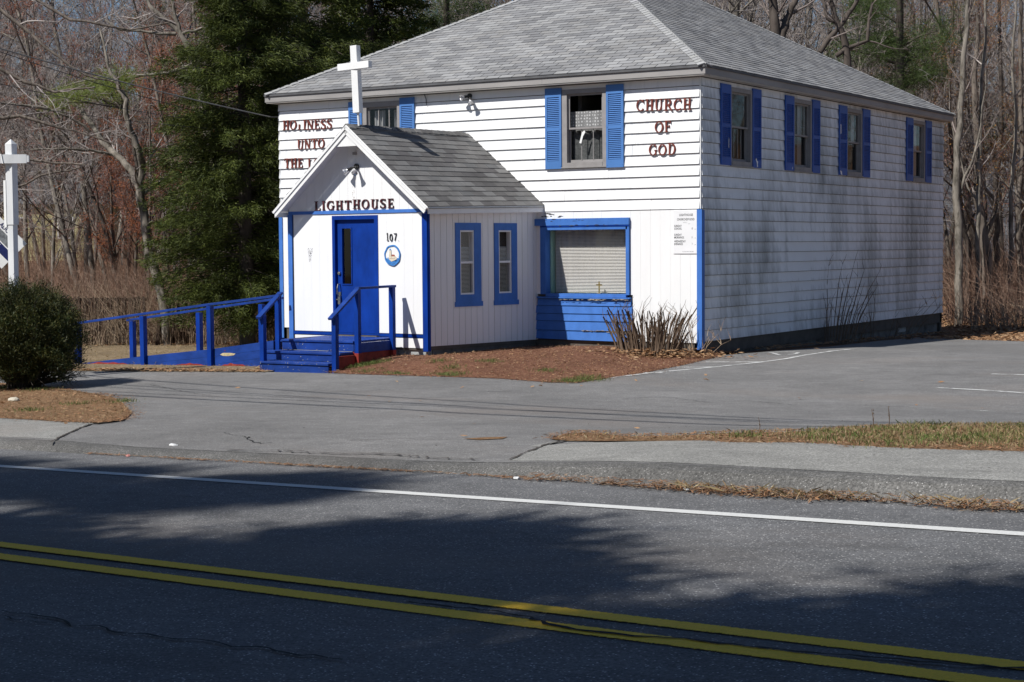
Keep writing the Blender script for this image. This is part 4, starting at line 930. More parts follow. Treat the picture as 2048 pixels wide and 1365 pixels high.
word('LORD', m_front, -8.96, -8.25, 3.62, .20, M['letter'], wf, 1, 0, rl, .01)
def p_frontr(s, z, o): return p_front(PWd-s, z, o)         # runs left to right as seen
word('LIGHTHOUSE', p_frontr, PWd-2.64, PWd-.72, 2.672, .175, M['letter2'], pf, 1, .01, random.Random(3), .028, .021)
word('107', p_frontr, PWd-.915, PWd-.67, 2.09, .1399, M['ink'], pf, 1, 0, random.Random(2), .012, .019)
letter('.', p_frontr, PWd-.65, 2.09, .12, 1, M['ink'], pf, .019)
# wall stains: faded plaque ghost left of the door, bare strip below the floodlight
def scuffs(mp, box_, n, mat, parent, o, rng, shp=None, nm='paint_scuff', sz=.02):
    mb = MB(); a, c, b, d = box_
    for _ in range(n):
        s = rng.uniform(a, b); z = rng.uniform(c, d)
        if shp and not shp((s-a)/(b-a), (z-c)/(d-c)): continue
        k = rng.randint(4, 6); r = rng.uniform(.3, 1)*sz; an = rng.uniform(0, 6)
        mb.poly([mp(s+r*math.cos(an+6.283*i/k)*rng.uniform(.4, 1), z+r*math.sin(an+6.283*i/k)*rng.uniform(.3, .9), o) for i in range(k)])
    mb.build(nm, mat, parent, None, 'stuff')
scuffs(p_front, (2.70, 1.72, 2.86, 1.97), 120, M['inkgrey'], pf, .0215, random.Random(5), lambda u, v: abs(u-.5) < .08+.42*v, sz=.012)
scuffs(p_front, (2.72, 1.74, 2.82, 1.95), 46, M['ink'], pf, .0222, random.Random(6), lambda u, v: abs(u-.4) < .08+.35*v, sz=.010)
scuffs(p_front, (1.66, 2.86, 1.72, 3.15), 26, simple('old_caulk', (.42, .36, .30), .9, .3, 20), pf, .0215, random.Random(7), sz=.012)

# ------------------------------------------------------------------ things fixed to the church
# round lighthouse plaque
pq = empty('lighthouse_plaque', p_front(.78, 1.83, .02), 'round blue and white plaque of a lighthouse under the number 107', 'plaque')
def disc(cs, cz, r0, r1, o0, o1, n=40, mp=p_front, wav=0):
    mb = MB()
    for i in range(n):
        a0, a1 = 6.2832*i/n, 6.2832*(i+1)/n
        f = lambda r, a, o: mp(cs+(r+wav*math.sin(a*9))*math.cos(a), cz+(r+wav*math.sin(a*7+1))*1.02*math.sin(a), o)
        mb.hexa([f(r0, a0, o0), f(r0, a1, o0), f(r1, a1, o0), f(r1, a0, o0), f(r0, a0, o1), f(r0, a1, o1), f(r1, a1, o1), f(r1, a0, o1)])
    return mb
cs, cz = .78, 1.83
M['plblue'] = simple('plaque_blue', (.05, .20, .50), .5, .3, 20); M['cream'] = simple('plaque_cream', (.66, .58, .45), .6, .1, 20); M['plred'] = simple('plaque_roof_red', (.33, .10, .07), .6, .1, 20)
disc(cs, cz, 0.0005, .155, .020, .030).build('disc', M['white'], pq); disc(cs, cz, .158, .185, .020, .040, wav=.004).build('rim', M['plblue'], pq)
def flat(pts, o, mat, parent, name, mp=p_front, th=.004):
    mb = MB(); k = len(pts); mb.v = [mp(s, z, o) for s, z in pts]+[mp(s, z, o+th) for s, z in pts]
    mb.f = [tuple(range(k)), tuple(reversed(range(k, 2*k)))]+[(i, (i+1) % k, k+(i+1) % k, k+i) for i in range(k)]; return mb.build(name, mat, parent)
sea = [(cs+.153*math.cos(R(a)), cz+.155*math.sin(R(a))) for a in range(200, 341, 10)]+[(cs-.10, cz-.075), (cs-.07, cz-.095), (cs-.03, cz-.085), (cs+.01, cz-.11), (cs+.05, cz-.09), (cs+.09, cz-.06), (cs+.12, cz-.04)]
flat(sea, .0305, M['plblue'], pq, 'sea')
flat([(cs+.09, cz-.06), (cs+.02, cz-.115), (cs-.06, cz-.09), (cs-.11, cz-.07), (cs-.08, cz-.02), (cs-.05, cz+.0), (cs+.0, cz-.02), (cs+.055, cz-.02)], .0355, M['cream'], pq, 'island')
flat([(cs+.075, cz-.06), (cs+.015, cz-.06), (cs+.025, cz+.09), (cs+.06, cz+.09)], .040, M['cream'], pq, 'tower')
flat([(cs+.065, cz+.09), (cs+.02, cz+.09), (cs+.042, cz+.125)], .0405, M['plblue'], pq, 'lantern_roof')
flat([(cs+.012, cz-.02), (cs-.07, cz-.02), (cs-.05, cz+.012), (cs+.0, cz+.012)], .0402, M['plred'], pq, 'keeper_roof')
flat([(cs+.012, cz-.06), (cs-.065, cz-.06), (cs-.065, cz-.02), (cs+.012, cz-.02)], .0400, M['cream'], pq, 'keeper_house')
# service times sign
sg = empty('schedule_sign', (-.28, -.03, 1.82), 'thin white service times board beside the blue corner post', 'sign')
mb = MB(); slab(mb, m_front, (-.525, 1.82, -.058, 2.60), .026, .036); mb.build('board', simple('sign_white', (.76, .76, .77), .5, .03, 4, dirt=((.5, .5, .48), 6, .66, .1)), sg)
def text(s, x, z, h, wsc, parent, mat, o=.0375, align='LEFT', mp=None, mw=None, bold=.0, name='sign_text'):
    cu = bpy.data.curves.new('t', 'FONT'); cu.body = s; cu.size = 1; cu.align_x = align; cu.offset = bold; cu.resolution_u = 2; cu.extrude = 0
    ob = bpy.data.objects.new('t', cu); COL.objects.link(ob); dg = bpy.context.evaluated_depsgraph_get()
    me = bpy.data.meshes.new_from_object(ob.evaluated_get(dg)); bpy.data.objects.remove(ob)
    k = h/.72
    if mw is None: mw = lambda a, b: Vector((x+a, -o, z+b))
    L = wloc(parent)
    for v in me.vertices: v.co = mw(v.co.x*k*wsc, v.co.y*k)-L
    me.materials.clear(); me.materials.append(mat); return link(name, me, parent)
text('LIGHTHOUSE', -.27, 2.50, .042, .78, sg, M['ink'], align='CENTER', bold=.012); text('CHURCH', -.36, 2.42, .042, .78, sg, M['ink'], align='CENTER', bold=.012); text('OF', -.245, 2.42, .042, .78, sg, M['ink'], align='CENTER', bold=.012); text('GOD', -.155, 2.42, .042, .78, sg, M['ink'], align='CENTER', bold=.012)
text('PASTOR', -.29, 2.375, .016, .9, sg, M['inkgrey'], align='CENTER'); text('REV', -.21, 2.35, .016, .9, sg, M['inkgrey'], align='CENTER')
for a, b, z, t in (('SUNDAY', 'SCHOOL', 2.285, '10 am'), ('SUNDAY', 'MORNINGS', 2.125, '11 am'), ('WEDNESDAY', 'EVENINGS', 2.005, '7 pm')):
    text(a, -.51, z+.02, .038, .72, sg, M['ink'], bold=.014); text(b, -.51, z-.03, .038, .72, sg, M['ink'], bold=.014); text(t.split()[0], -.15, z-.03, .038, .6, sg, M['ink'], align='CENTER'); text(t.split()[1], -.10, z-.03, .016, .9, sg, M['ink'])
text('YOU ARE ALWAYS WELCOME', -.235, 1.85, .014, .85, sg, M['inkgrey'], align='CENTER', bold=.01)
# roof cross
cx = empty('roof_cross', (-5.55, -2.75, 4.2), 'tall white wooden cross leaning above the porch ridge', 'cross')
def yp(px, py, y): return Vector(onplane(px, py, (0, 1, 0), y))
ct = yp(710, 92, -2.8); cb = yp(716, 226, -2.8); mb = MB(); mb.bar(ct, cb, .145, .12, (0, 1, 0)); mb.build('shaft', M['white'], cx, bevel=.004)
al = yp(678, 135, -2.87); ar = yp(740, 130, -2.79); al.y = -2.825; ar.y = -2.825
am = al.lerp(ar, .5); d_ = (ar-al).normalized(); d_ = Vector((d_.x*math.cos(R(0)), -.10, d_.z)).normalized()
mb = MB(); mb.bar(am-d_*.385, am+d_*.385, .125, .10, (0, 1, 0)); mb.build('arm', M['white'], cx, bevel=.004)
mb = MB(); mb.tube([cb+Vector((0, 0, .03)), yp(718, 250, -2.8)+Vector((0, 0, -.02))], .022, 8); mb.build('support_pipe', M['white'], cx)
# floodlights
def flood(p, out, label, name='floodlight', aim=((.10, .12, -.18), (-.14, .10, -.16))):
    p = Vector(p); fl = empty(name, p, label, 'floodlight'); o_ = Vector(out); side = Vector((-o_.y, o_.x, 0))
    mb = MB(); mb.tube([p, p+o_*.03], .055, 12); mb.build('base', M['darkmetal'], fl)
    for (sx, so_, sz) in aim:
        a = p+o_*.03; b = p+side*sx*.35+o_*(.07)+Vector((0, 0, sz*.2)); c = p+side*sx+o_*(so_+.06)+Vector((0, 0, sz)); mid = b.lerp(c, .5)
        mb = MB(); mb.tube([a, b, mid], [.014, .022, .035], 8); mb.build('lamp_holder', M['darkmetal'], fl, smooth=True)
        mb = MB(); mb.tube([mid, mid.lerp(c, .45), mid.lerp(c, .9), c], [.03, .045, .062, .058], 12); mb.build('lamp_bulb', simple('lamp_silver', (.62, .62, .64), .25, .05, 10, bst=0, metal=.6), fl, smooth=True)
flood((-4.93, -.012, 4.90), (0, -1, 0), 'twin floodlight under the main roof eave', aim=((-.10, .13, -.04), (.12, .10, -.17)))
flood(p_front(1.60, 3.46, .02), NF, 'twin floodlight high in the porch gable', aim=((-.17, .12, -.11), (.09, .12, -.13)))
mb = MB(); mb.box(p_front(1.63, 3.70, .045), (.06, .06, .05)); sb_ = mb.build('sensor_box', M['fascia'], pf)
# cable along the eave
mb = MB(); cp = [yp(640, 195, -.03), yp(700, 200, -.04), yp(760, 191, -.04), yp(800, 187, -.04), yp(835, 184, -.05), yp(848, 187, -.05), yp(852, 198, -.05), yp(853, 211, -.05)]
mb.tube(cp, .008, 5); eb = mb.build('eave_cable', M['wire'], wf)
# brass cross on the window sill
sc_ = empty('brass_cross', (-2.13, .07, 1.075), 'small brass cross standing inside the display window', 'cross')
mb = MB(); mb.box((-2.13, .07, 1.19), (.022, .015, .22)); mb.build('upright', M['brass'], sc_); mb = MB(); mb.box((-2.13, .0695, 1.235), (.12, .017, .022)); mb.build('crossbar', M['brass'], sc_); mb = MB(); mb.box((-2.13, .07, 1.083), (.08, .04, .014)); mb.build('base', M['brass'], sc_)

# ------------------------------------------------------------------ entrance steps and ramp
GS = -.17
M['fleck'] = simple('grey_paint_chip', (.30, .30, .34), .8, .3, 20)
st = empty('entrance_steps', (-5.4, -4.85, GS), 'blue painted wooden steps and landing with two handrails', 'steps')
def bxx(name, x0, x1, y0, y1, z0, z1, mat, parent, bevel=.006): 
    mb = MB(); mb.box(((x0+x1)/2, (y0+y1)/2, (z0+z1)/2), (x1-x0, y1-y0, z1-z0)); return mb.build(name, mat, parent, bevel=bevel)
lx0, lx1 = -6.30, -4.69
for k, x0 in enumerate(np.arange(-4.18, -2.95, .14)):
    bxx('deck_board', lx0, lx1, x0, x0+.134, .305+rnd.uniform(-.001, .001), .345, M['deck'], st)
bxx('landing_side', lx1-.04, lx1-.002, -4.15, -2.95, -.06, .30, M['rust'], st); bxx('landing_side_board', lx1-.002, lx1+.02, -4.15, -2.95, .13, .302, M['deck'], st)
bxx('riser', lx0, lx1, -4.16, -4.12, .16, .3045, M['deck'], st)
bxx('tread', -6.36, lx1-.01, -4.54, -4.165, .115, .155, M['deck'], st); bxx('riser', -6.36, lx1-.02, -4.52, -4.49, -.005, .113, M['deck'], st)
bxx('tread', -6.22, lx1+.01, -4.90, -4.545, -.045, -.005, M['deck'], st); bxx('riser', -6.22, lx1, -4.88, -4.85, -.2, -.047, M['deck'], st)
bxx('stringer_or_backing', -4.70, -4.66, -4.72, -4.16, -.2, .10, M['rust'], st)
def post(x, y, z0, z1, parent, mat=None, s=.09): return bxx('post', x-s/2, x+s/2, y-s/2, y+s/2, z0, z1, mat or M['deep'], parent, .004)
rail_m = M['deck']
def rail(a, b, parent, wd=.095, ht=.042, name='handrail'):
    mb = MB(); mb.bar(a, b, wd, ht); return mb.build(name, rail_m, parent, bevel=.004)
post(-4.60, -4.80, -.2, .80, st); post(-4.645, -4.10, -.1, 1.245, st); post(-4.66, -3.05, -.05, 1.255, st)
for (x, y) in ((-4.645, -4.10), (-4.66, -3.05)): bxx('post_foot', x-.047, x+.047, y-.047, y+.047, -.1, .13, M['rust'], st, 0)
rail((-4.60, -4.93, .76), (-4.645, -4.07, 1.262), st); rail((-4.645, -4.11, 1.265), (-4.66, -2.98, 1.276), st)
post(-6.20, -4.80, -.2, .80, st); post(-6.43, -4.10, -.1, 1.12, st); rail((-6.19, -4.93, .755), (-6.42, -4.04, 1.17), st)
mb = MB(); r4 = random.Random(77)
for _ in range(150):
    y0, z0, o0 = r4.choice(((-4.4, .1565, 0), (-4.75, -.0035, 0), (-3.6, .3475, 0))); x = r4.uniform(-6.2, -4.75); y = y0+r4.uniform(-.13, .2 if z0 < .3 else .5); r = r4.uniform(.003, .012)*(1.6 if r4.random() < .1 else 1)
    mb.poly([(x-r, y-r*.5, z0), (x+r*.6, y-r, z0), (x+r, y+r*.6, z0), (x-r*.4, y+r, z0)])
for _ in range(60):
    yy, z0, z1 = r4.choice(((-4.1615, .17, .30), (-4.9015, -.044, -.006), (-4.8815, -.15, -.06), (-4.5215, 0, .11))); x = r4.uniform(-6.2, -4.75); z = r4.uniform(z0, z1); r = r4.uniform(.003, .010)
    mb.poly([(x-r, yy, z-r), (x+r, yy, z-r*.4), (x+r*.5, yy, z+r), (x-r, yy, z+r*.5)])
mb.build('paint_chips', M['fleck'], st, None, 'stuff')
rp_ = empty('access_ramp', (-8.9, -3.5, -.2), 'long blue wooden ramp with railings leading left from the landing', 'ramp')
RX = [(-6.32, .335), (-7.96, .12), (-9.68, -.06), (-11.45, -.26)]
def rz(x):
    for (xa, za), (xb, zb_) in zip(RX[:-1], RX[1:]):
        if x >= xb: return lerp(zb_, za, (x-xb)/(xa-xb))
    return RX[-1][1]
x = -6.32; k = 0
while x > -11.4:
    x2 = max(x-.14, -11.45); mb = MB(); za, zb2 = rz(x), rz(x2); g_ = .005
    mb.hexa([(x2+g_, -4.12, zb2-.035), (x-.0, -4.12, za-.035), (x, -2.86, za-.035), (x2+g_, -2.86, zb2-.035), (x2+g_, -4.12, zb2), (x, -4.12, za), (x, -2.86, za), (x2+g_, -2.86, zb2)])
    mb.build('deck_board', M['deck'], rp_); x = x2
def side_board(xa, xb, y, top, bot0, bot1, mat=None, lab=None):
    mb = MB(); za, zb2 = rz(xa)-top, rz(xb)-top
    mb.hexa([(xb, y-.018, bot1), (xa, y-.018, bot0), (xa, y+.018, bot0), (xb, y+.018, bot1), (xb, y-.018, zb2), (xa, y-.018, za), (xa, y+.018, za), (xb, y+.018, zb2)]); return mb.build('side_board', mat or M['deck'], rp_, lab)
for (xa, xb) in ((-6.5, -7.93), (-8.0, -9.63), (-9.70, -11.35)):
    za, zb2 = rz(xa), rz(xb)
    mb = MB(); mb.hexa([(xb, -4.124, -.6), (xa, -4.124, -.6), (xa, -4.10, -.6), (xb, -4.10, -.6), (xb, -4.124, zb2-.037), (xa, -4.124, za-.037), (xa, -4.10, za-.037), (xb, -4.10, zb2-.037)]); mb.build('stringer_or_backing', M['sheath'], rp_)  # dark backing added so gaps between the side boards read as shade
    for k in range(3):
        t0, t1 = k*.145, (k+1)*.145-.003
        if zb2-t1 < -.45: continue
        mb = MB(); mb.hexa([(xb, -4.165, max(-.42, zb2-t1)), (xa, -4.165, za-t1), (xa, -4.13, za-t1), (xb, -4.13, max(-.42, zb2-t1)), (xb, -4.165, max(-.41, zb2-t0)), (xa, -4.165, za-t0), (xa, -4.13, za-t0), (xb, -4.13, max(-.41, zb2-t0))])
        mb.build('side_board', M['deck'], rp_)
scuffs(lambda s, z, o: (s, -4.168, z), (-7.75, .06, -7.35, .13), 1, M['rust'], rp_, 0, random.Random(3))
mb = MB(); mb.poly([(x_, -4.1675, z_) for x_, z_ in ((-7.78, .02), (-7.70, .055), (-7.52, .06), (-7.40, .05), (-7.44, .02), (-7.58, .0), (-7.70, .0))]); mb.build('bare_wood_patch', simple('raw_wood', (.46, .38, .22), .9, .3, 20), rp_)
mb = MB(); r3 = random.Random(8)
for x0, x1, hh in ((-11.15, -10.1, .05), (-8.9, -8.15, .05), (-7.75, -7.15, .06), (-6.85, -6.5, .09)):
    P_ = [(x0, g_lot(x0, -4.2)-.02), (x1, g_lot(x1, -4.2)-.02)]
    for k in range(9): xx = lerp(x1, x0, k/8); P_.append((xx, g_lot(xx, -4.2)+.012+hh*math.sin(math.pi*k/8)**.6*r3.uniform(.5, 1)))
    mb.poly([(a, -4.1672, b) for a, b in P_])
mb.build('worn_red_edge', M['rust'], rp_, None, 'stuff')
for (xp, zt_) in ((-7.98, .915), (-9.67, .705), (-11.42, .50)): post(xp, -4.19, g_lot(xp, -4.19)-.1, zt_, rp_, s=.10)
for (xp, zt_) in ((-7.90, .905), (-9.50, .72), (-11.30, .52)): post(xp, -2.82, g_lot(xp, -2.82)-.1, zt_, rp_, s=.10)
rail((-6.35, -4.15, 1.125), (-7.98, -4.19, .945), rp_, .05, .045, 'top_rail'); rail((-7.98, -4.19, .945), (-11.6, -4.19, .515), rp_, .05, .045, 'top_rail')
rail((-7.37, -2.82, 1.03), (-11.45, -2.82, .535), rp_, .05, .045, 'top_rail')

# ------------------------------------------------------------------ vegetation generators
class Tree:
    def __init__(s): s.b = []; s.tips = []
def rotv(v, ax, a): return Matrix.Rotation(a, 3, ax) @ v
def grow(T, rng, p, d, L, r, lev, maxlev, kids, up=.15, wig=.22, taper=.35, ratio=.55):
    n = 6 if lev == 0 else (5 if lev < 3 else 3); pts = [p.copy()]; rad = [r]; dd = d.copy(); seg = L/n
    for i in range(n):
        dd = (dd+Vector((rng.gauss(0, wig), rng.gauss(0, wig), rng.gauss(0, wig)))*(.35 if lev == 0 else .6)+Vector((0, 0, up*.25))).normalized()
        p = p+dd*seg; pts.append(p.copy()); rad.append(r*lerp(1, taper, (i+1)/n))
    T.b.append((lev, pts, rad)); spawn(T, rng, pts, rad, L, lev, maxlev, kids, up, wig, taper, ratio)
def spawn(T, rng, pts, rad, L, lev, maxlev, kids, up=.15, wig=.22, taper=.35, ratio=.55, t0=None):
    if lev >= maxlev: T.tips.append(pts[-1]); return
    k = kids[lev]; n = len(pts)-1; lo = (.2 if lev == 0 else .12) if t0 is None else t0
    for j in range(k):
        t = lerp(lo, 1, (j+rng.random())/k)*n; i = min(int(t), n-1); f = t-i; q = pts[i].lerp(pts[i+1], f); dr = (pts[i+1]-pts[i]).normalized()
        ax = dr.orthogonal().normalized(); ax = rotv(ax, dr, rng.uniform(0, 6.283)); nd_ = rotv(dr, ax, R(rng.uniform(28, 62)))
        rr = lerp(rad[i], rad[i+1], f)
        grow(T, rng, q, nd_, L*ratio*rng.uniform(.6, 1.15)*(1.1-.5*t/n), max(rr*(.5 if rr < .06 else .34), .0035), lev+1, maxlev, kids, up, wig, taper, ratio)
def tree_meshes(T, split=2, name='tree', rmin=0):
    out = []
    for sel in (lambda l: l < split, lambda l: l >= split):
        V = []; F = []
        for lev, pts, rad in T.b:
            if not sel(lev): continue
            n = (9, 6, 4, 3, 3, 3)[lev]; base = len(V); d0 = pts[-1]-pts[0]; ref = Vector((0, 0, 1)) if abs(d0.normalized().z) < .8 else Vector((1, 0, 0))
            for i, p in enumerate(pts):
                d = (pts[min(i+1, len(pts)-1)]-pts[max(i-1, 0)]).normalized(); a = d.cross(ref).normalized(); b = d.cross(a); r = max(rad[i], rmin)
                for k in range(n):
                    t = 6.2832*k/n; c_, s_ = math.cos(t)*r, math.sin(t)*r; V.append((p.x+a.x*c_+b.x*s_, p.y+a.y*c_+b.y*s_, p.z+a.z*c_+b.z*s_))
            for i in range(len(pts)-1):
                for k in range(n): k2 = (k+1) % n; F.append((base+i*n+k, base+i*n+k2, base+(i+1)*n+k2, base+(i+1)*n+k))
        out.append((V, F))
    return out
def tufts(tips, rng, n, size, spread):
    V = []; F = []
    for p in tips:
        for _ in range(n):
            q = p+Vector((rng.gauss(0, spread), rng.gauss(0, spread), rng.gauss(0, spread))); b = len(V)
            for _k in range(3): V.append((q.x+rng.uniform(-size, size), q.y+rng.uniform(-size, size), q.z+rng.uniform(-size, size)))
            F.append((b, b+1, b+2))
    return V, F
# generic bare trees
protos = []
for i in range(7):
    T = Tree(); rng = random.Random(100+i); h = rng.uniform(11, 14)
    lean = Vector((rng.gauss(0, .13), rng.gauss(0, .13), 1)).normalized()
    grow(T, rng, Vector((0, 0, -.3)), lean, h, rng.uniform(.055, .105), 0, 4, (20, 8, 6, 4), .20, .20, .22, .40)
    (tv, tf), (wv, wfc) = tree_meshes(T, 2, rmin=.0045); bv = tufts(T.tips, rng, 2, .03, .06) if i % 3 == 1 else None
    protos.append((T, tv, tf, wv, wfc, bv))
pm = []
tw_m = [M['twig'], M['twigred'], M['twiggrey']]; tr_m = [M['bark'], M['barkdark'], M['barklight']]
for i, (T, tv, tf, wv, wfc, bv) in enumerate(protos):
    me1 = np_mesh('trunk', tv, tf, tr_m[i % 3]); me1.polygons.foreach_set('use_smooth', [True]*len(me1.polygons)); me2 = np_mesh('crown', wv, wfc, tw_m[(i+0) % 3])
    me3 = np_mesh('buds', bv[0], bv[1], M['budred']) if bv else None; pm.append((me1, me2, me3))
trng = random.Random(55)
def put_tree(px, depth, i, sc, label, group, rz_=None, extra=0):
    x, y = far(px, depth); e = empty('bare_tree', (x, y, g_terr(x, y)-.1), label, 'tree', group); e.rotation_euler = (trng.gauss(0, .05), trng.gauss(0, .05), trng.uniform(0, 6.28) if rz_ is None else rz_); e.scale = (sc, sc, sc*trng.uniform(.9, 1.15))
    me = pm[i]; link('trunk', me[0], e); link('crown', me[1], e)
    if me[2]: link('buds', me[2], e, None, 'stuff')
    return e
GW = 'leafless trees of the woods behind the church'
LW = 'slender leafless tree standing in the dense woods behind the church'
cnt = 0
def inside_church(x, y): return -W_-1.5 < x < 1.2 and -6 < y < D_+1.5
for band, (d0, d1, n) in enumerate(((50, 56, 26), (56, 66, 44), (66, 80, 64), (80, 100, 58), (100, 125, 44))):
    for k in range(n):
        px = -120+(k+trng.random())/n*2300; dep = trng.uniform(d0, d1); x, y = far(px, dep)
        if inside_church(x, y): continue
        i = trng.choice((0, 2, 3, 5, 6, 2, 5)) 
        if 230 < px < 600: i = trng.choice((1, 2, 4, 0, 3, 5))
        sc = trng.uniform(.85, 1.3) if band < 3 else trng.uniform(1.0, 1.5)
        zone = 'left of the sign post' if px < 60 else 'left of the spruces' if px < 430 else 'behind the dark spruces' if px < 900 else 'over the church roof' if px < 1880 else 'right of the church'
        tone = ('grey brown', 'dark red twigged', 'pale grey')[i % 3]; how = ('nearest row of', 'front of', 'middle of', 'back of', 'farthest row of')[band]
        put_tree(px, dep, i, sc, f'{tone} bare tree, {how} the woods {zone}', GW); cnt += 1
for k in range(34):          # woods carry on to the right of the photo and show in the side windows
    x, y = 9+trng.random()*26, 9+k*1.1+trng.random()*3; e = empty('bare_tree', (x, y, g_terr(x, y)-.1), 'leafless tree of the woods beyond the right edge of the lot', 'tree', 'leafless trees beyond the right edge of the lot')
    if ((x-CAM[0])*_R0[0]+(y-CAM[1])*_R0[1])/((x-CAM[0])*_F[0]+(y-CAM[1])*_F[1]) < .35: x += 14; e.location.x = x; e.location.z = g_terr(x, y)-.1
    e.rotation_euler = (0, 0, trng.uniform(0, 6.28)); mi = trng.choice((0, 2, 3, 5)); link('trunk', pm[mi][0], e); link('crown', pm[mi][1], e)
# named trees with traced trunks
def custom_tree(label, paths, base_depth, seed, tm, wm, kids=(10, 7, 5, 4), L=4., name='bare_tree', bud=None, ratio=.5, depth_j=0):
    rng = random.Random(seed); T = Tree(); x0, y0, _ = pt(paths[0][0][0], paths[0][0][1], base_depth); z0 = g_terr(x0, y0)
    e = empty(name, (x0, y0, z0), label, 'tree', 'leafless trees with their own shapes near the church')
    for pi, pth in enumerate(paths):
        pts = []; rad = []
        for k, q in enumerate(pth):
            P = pt(q[0], q[1], base_depth+(q[3] if len(q) > 3 else 0)); pts.append(Vector(P)); rad.append(q[2]*base_depth/FPX/2)
        p2, r2 = [pts[0]], [rad[0]]
        for a, b, ra, rb_ in zip(pts[:-1], pts[1:], rad[:-1], rad[1:]):
            L_ab = (b-a).length
            for f in (.33, .67): p2.append(a.lerp(b, f)+Vector((rng.gauss(0, .025), rng.gauss(0, .05), rng.gauss(0, .025)))*min(1.5, L_ab)); r2.append(lerp(ra, rb_, f)*rng.uniform(.92, 1.08))
            p2.append(b); r2.append(rb_)
        pts, rad = p2, r2
        if pi == 0: pts.insert(0, Vector((pts[0].x, pts[0].y, z0-.3))); rad.insert(0, rad[0]*1.25)
        T.b.append((0, pts, rad)); spawn(T, rng, pts, rad, L, 1 if pi or len(pth) < 3 else 1, 4, (0,)+tuple(kids[1:]) if False else kids, .12, .2, .3, ratio, t0=.45 if pi == 0 else .1)
    (tv, tf), (wv, wfc) = tree_meshes(T, 2, rmin=.004); L0_ = np.array(e.location)
    me = np_mesh('trunk', np.array(tv)-L0_, tf, tm); me.polygons.foreach_set('use_smooth', [True]*len(me.polygons)); link('trunk', me, e)
    link('crown', np_mesh('crown', np.array(wv)-L0_, wfc, wm), e)
    if bud: bv = tufts(T.tips, rng, bud[1], .03, .10); link('buds', np_mesh('buds', np.array(bv[0])-L0_, bv[1], bud[0]), e, None, 'stuff')
    return e
custom_tree('pale trunked leafless tree bending left and forking behind the ramp', [
    [(338, 700, 22), (333, 640, 20), (322, 585, 19), (306, 530, 18), (292, 470, 17), (281, 400, 18), (277, 368, 19)],
    [(277, 368, 15), (262, 340, 14), (232, 310, 13, .3), (205, 285, 12, .5), (180, 245, 11, .8), (160, 215, 10, 1), (120, 190, 6, 1.2), (60, 165, 4, 1.4)],
    [(279, 370, 14), (285, 340, 14), (278, 300, 13, -.3), (262, 265, 12, -.4), (252, 230, 11, -.5), (253, 200, 10, -.5), (238, 180, 9, -.5), (215, 130, 6, -.4), (200, 60, 4, 0)],
    [(225, 310, 7, .3), (180, 300, 5, 0), (130, 298, 4, -.3), (60, 300, 3, -.5)],
    [(180, 265, 7, .8), (140, 235, 5, .6), (80, 215, 5, .3), (0, 207, 4, 0)],
    [(325, 600, 5), (345, 560, 4, .5), (390, 520, 3, .6)]], 41., 61, M['barklight'], M['twiggrey'], (9, 5, 5, 4), 2.6)
custom_tree('dark leafless tree with heavy limbs spreading left in front of the spruces', [
    [(460, 690, 26), (455, 560, 24), (440, 400, 22), (415, 250, 20), (398, 165, 18), (390, 128, 17)],
    [(390, 128, 13), (375, 90, 12), (360, 65, 11), (330, 40, 9), (300, 12, 8), (270, -25, 6)],
    [(362, 70, 9), (352, 40, 8), (345, 0, 6), (340, -40, 5)],
    [(402, 126, 10), (350, 142, 8), (300, 150, 6), (240, 160, 5, .3), (180, 160, 4, .5), (100, 180, 3, .7)],
    [(400, 126, 11), (425, 132, 11), (450, 142, 10, .4)],
    [(352, 68, 8), (320, 68, 6), (280, 62, 5), (240, 60, 4), (210, 40, 3)],
    [(365, 68, 7), (400, 58, 6), (440, 50, 5), (485, 38, 4)]], 43., 62, M['barklight'], M['twiggrey'], (9, 5, 5, 4), 2.6)
custom_tree('big leafless tree off the left edge with long limbs sweeping into the photo', [
    [(-170, 700, 30), (-165, 500, 28), (-150, 300, 24), (-130, 100, 20), (-110, -60, 14)],
    [(-150, 240, 10), (-60, 235, 9), (40, 232, 7), (150, 262, 4), (230, 290, 3)], [(-140, 120, 10), (-40, 110, 9), (50, 165, 7), (110, 185, 5), (190, 175, 3)],
    [(-130, 60, 10), (0, 20, 8), (90, 95, 6), (170, 150, 4), (240, 170, 3)], [(-120, 0, 10), (30, -20, 8), (140, 40, 6), (260, 60, 4), (340, 45, 3)],
    [(-155, 380, 8), (-40, 330, 6), (60, 320, 5), (170, 330, 3)], [(-150, 420, 7), (-30, 400, 5), (80, 352, 4), (160, 335, 3)]], 38., 63, M['bark'], M['twiggrey'], (9, 6, 5, 4), 2.4)
RT = [(1917, 655, 20, 1912, 400, 1925, 180, 1935, -10, 'thick leafless trunk just right of the church wall', 47, M['barklight']),
      (1951, 640, 13, 1958, 420, 1962, 250, 1970, -10, 'straight slim pale trunk second to the right of the church', 47.5, M['barklight']),
      (1972, 640, 26, 1968, 480, 1955, 330, 1948, 150, 'rough dark trunk, broadest of the right hand trees', 48, M['bark']),
      (2012, 620, 12, 2022, 480, 2030, 300, 2026, 80, 'thin curved trunk near the right edge of the photo', 48.5, M['barklight']),
      (2040, 610, 18, 2036, 480, 2046, 300, 2040, 60, 'trunk at the very right edge of the photo', 49, M['bark']),
      (1936, 610, 14, 1930, 470, 1900, 250, 1905, 40, 'dim trunk standing between the two pale ones', 51, M['barkdark']),
      (1990, 590, 15, 1992, 430, 2003, 260, 1998, 20, 'dark trunk behind the rough broad one', 53, M['barkdark'])]
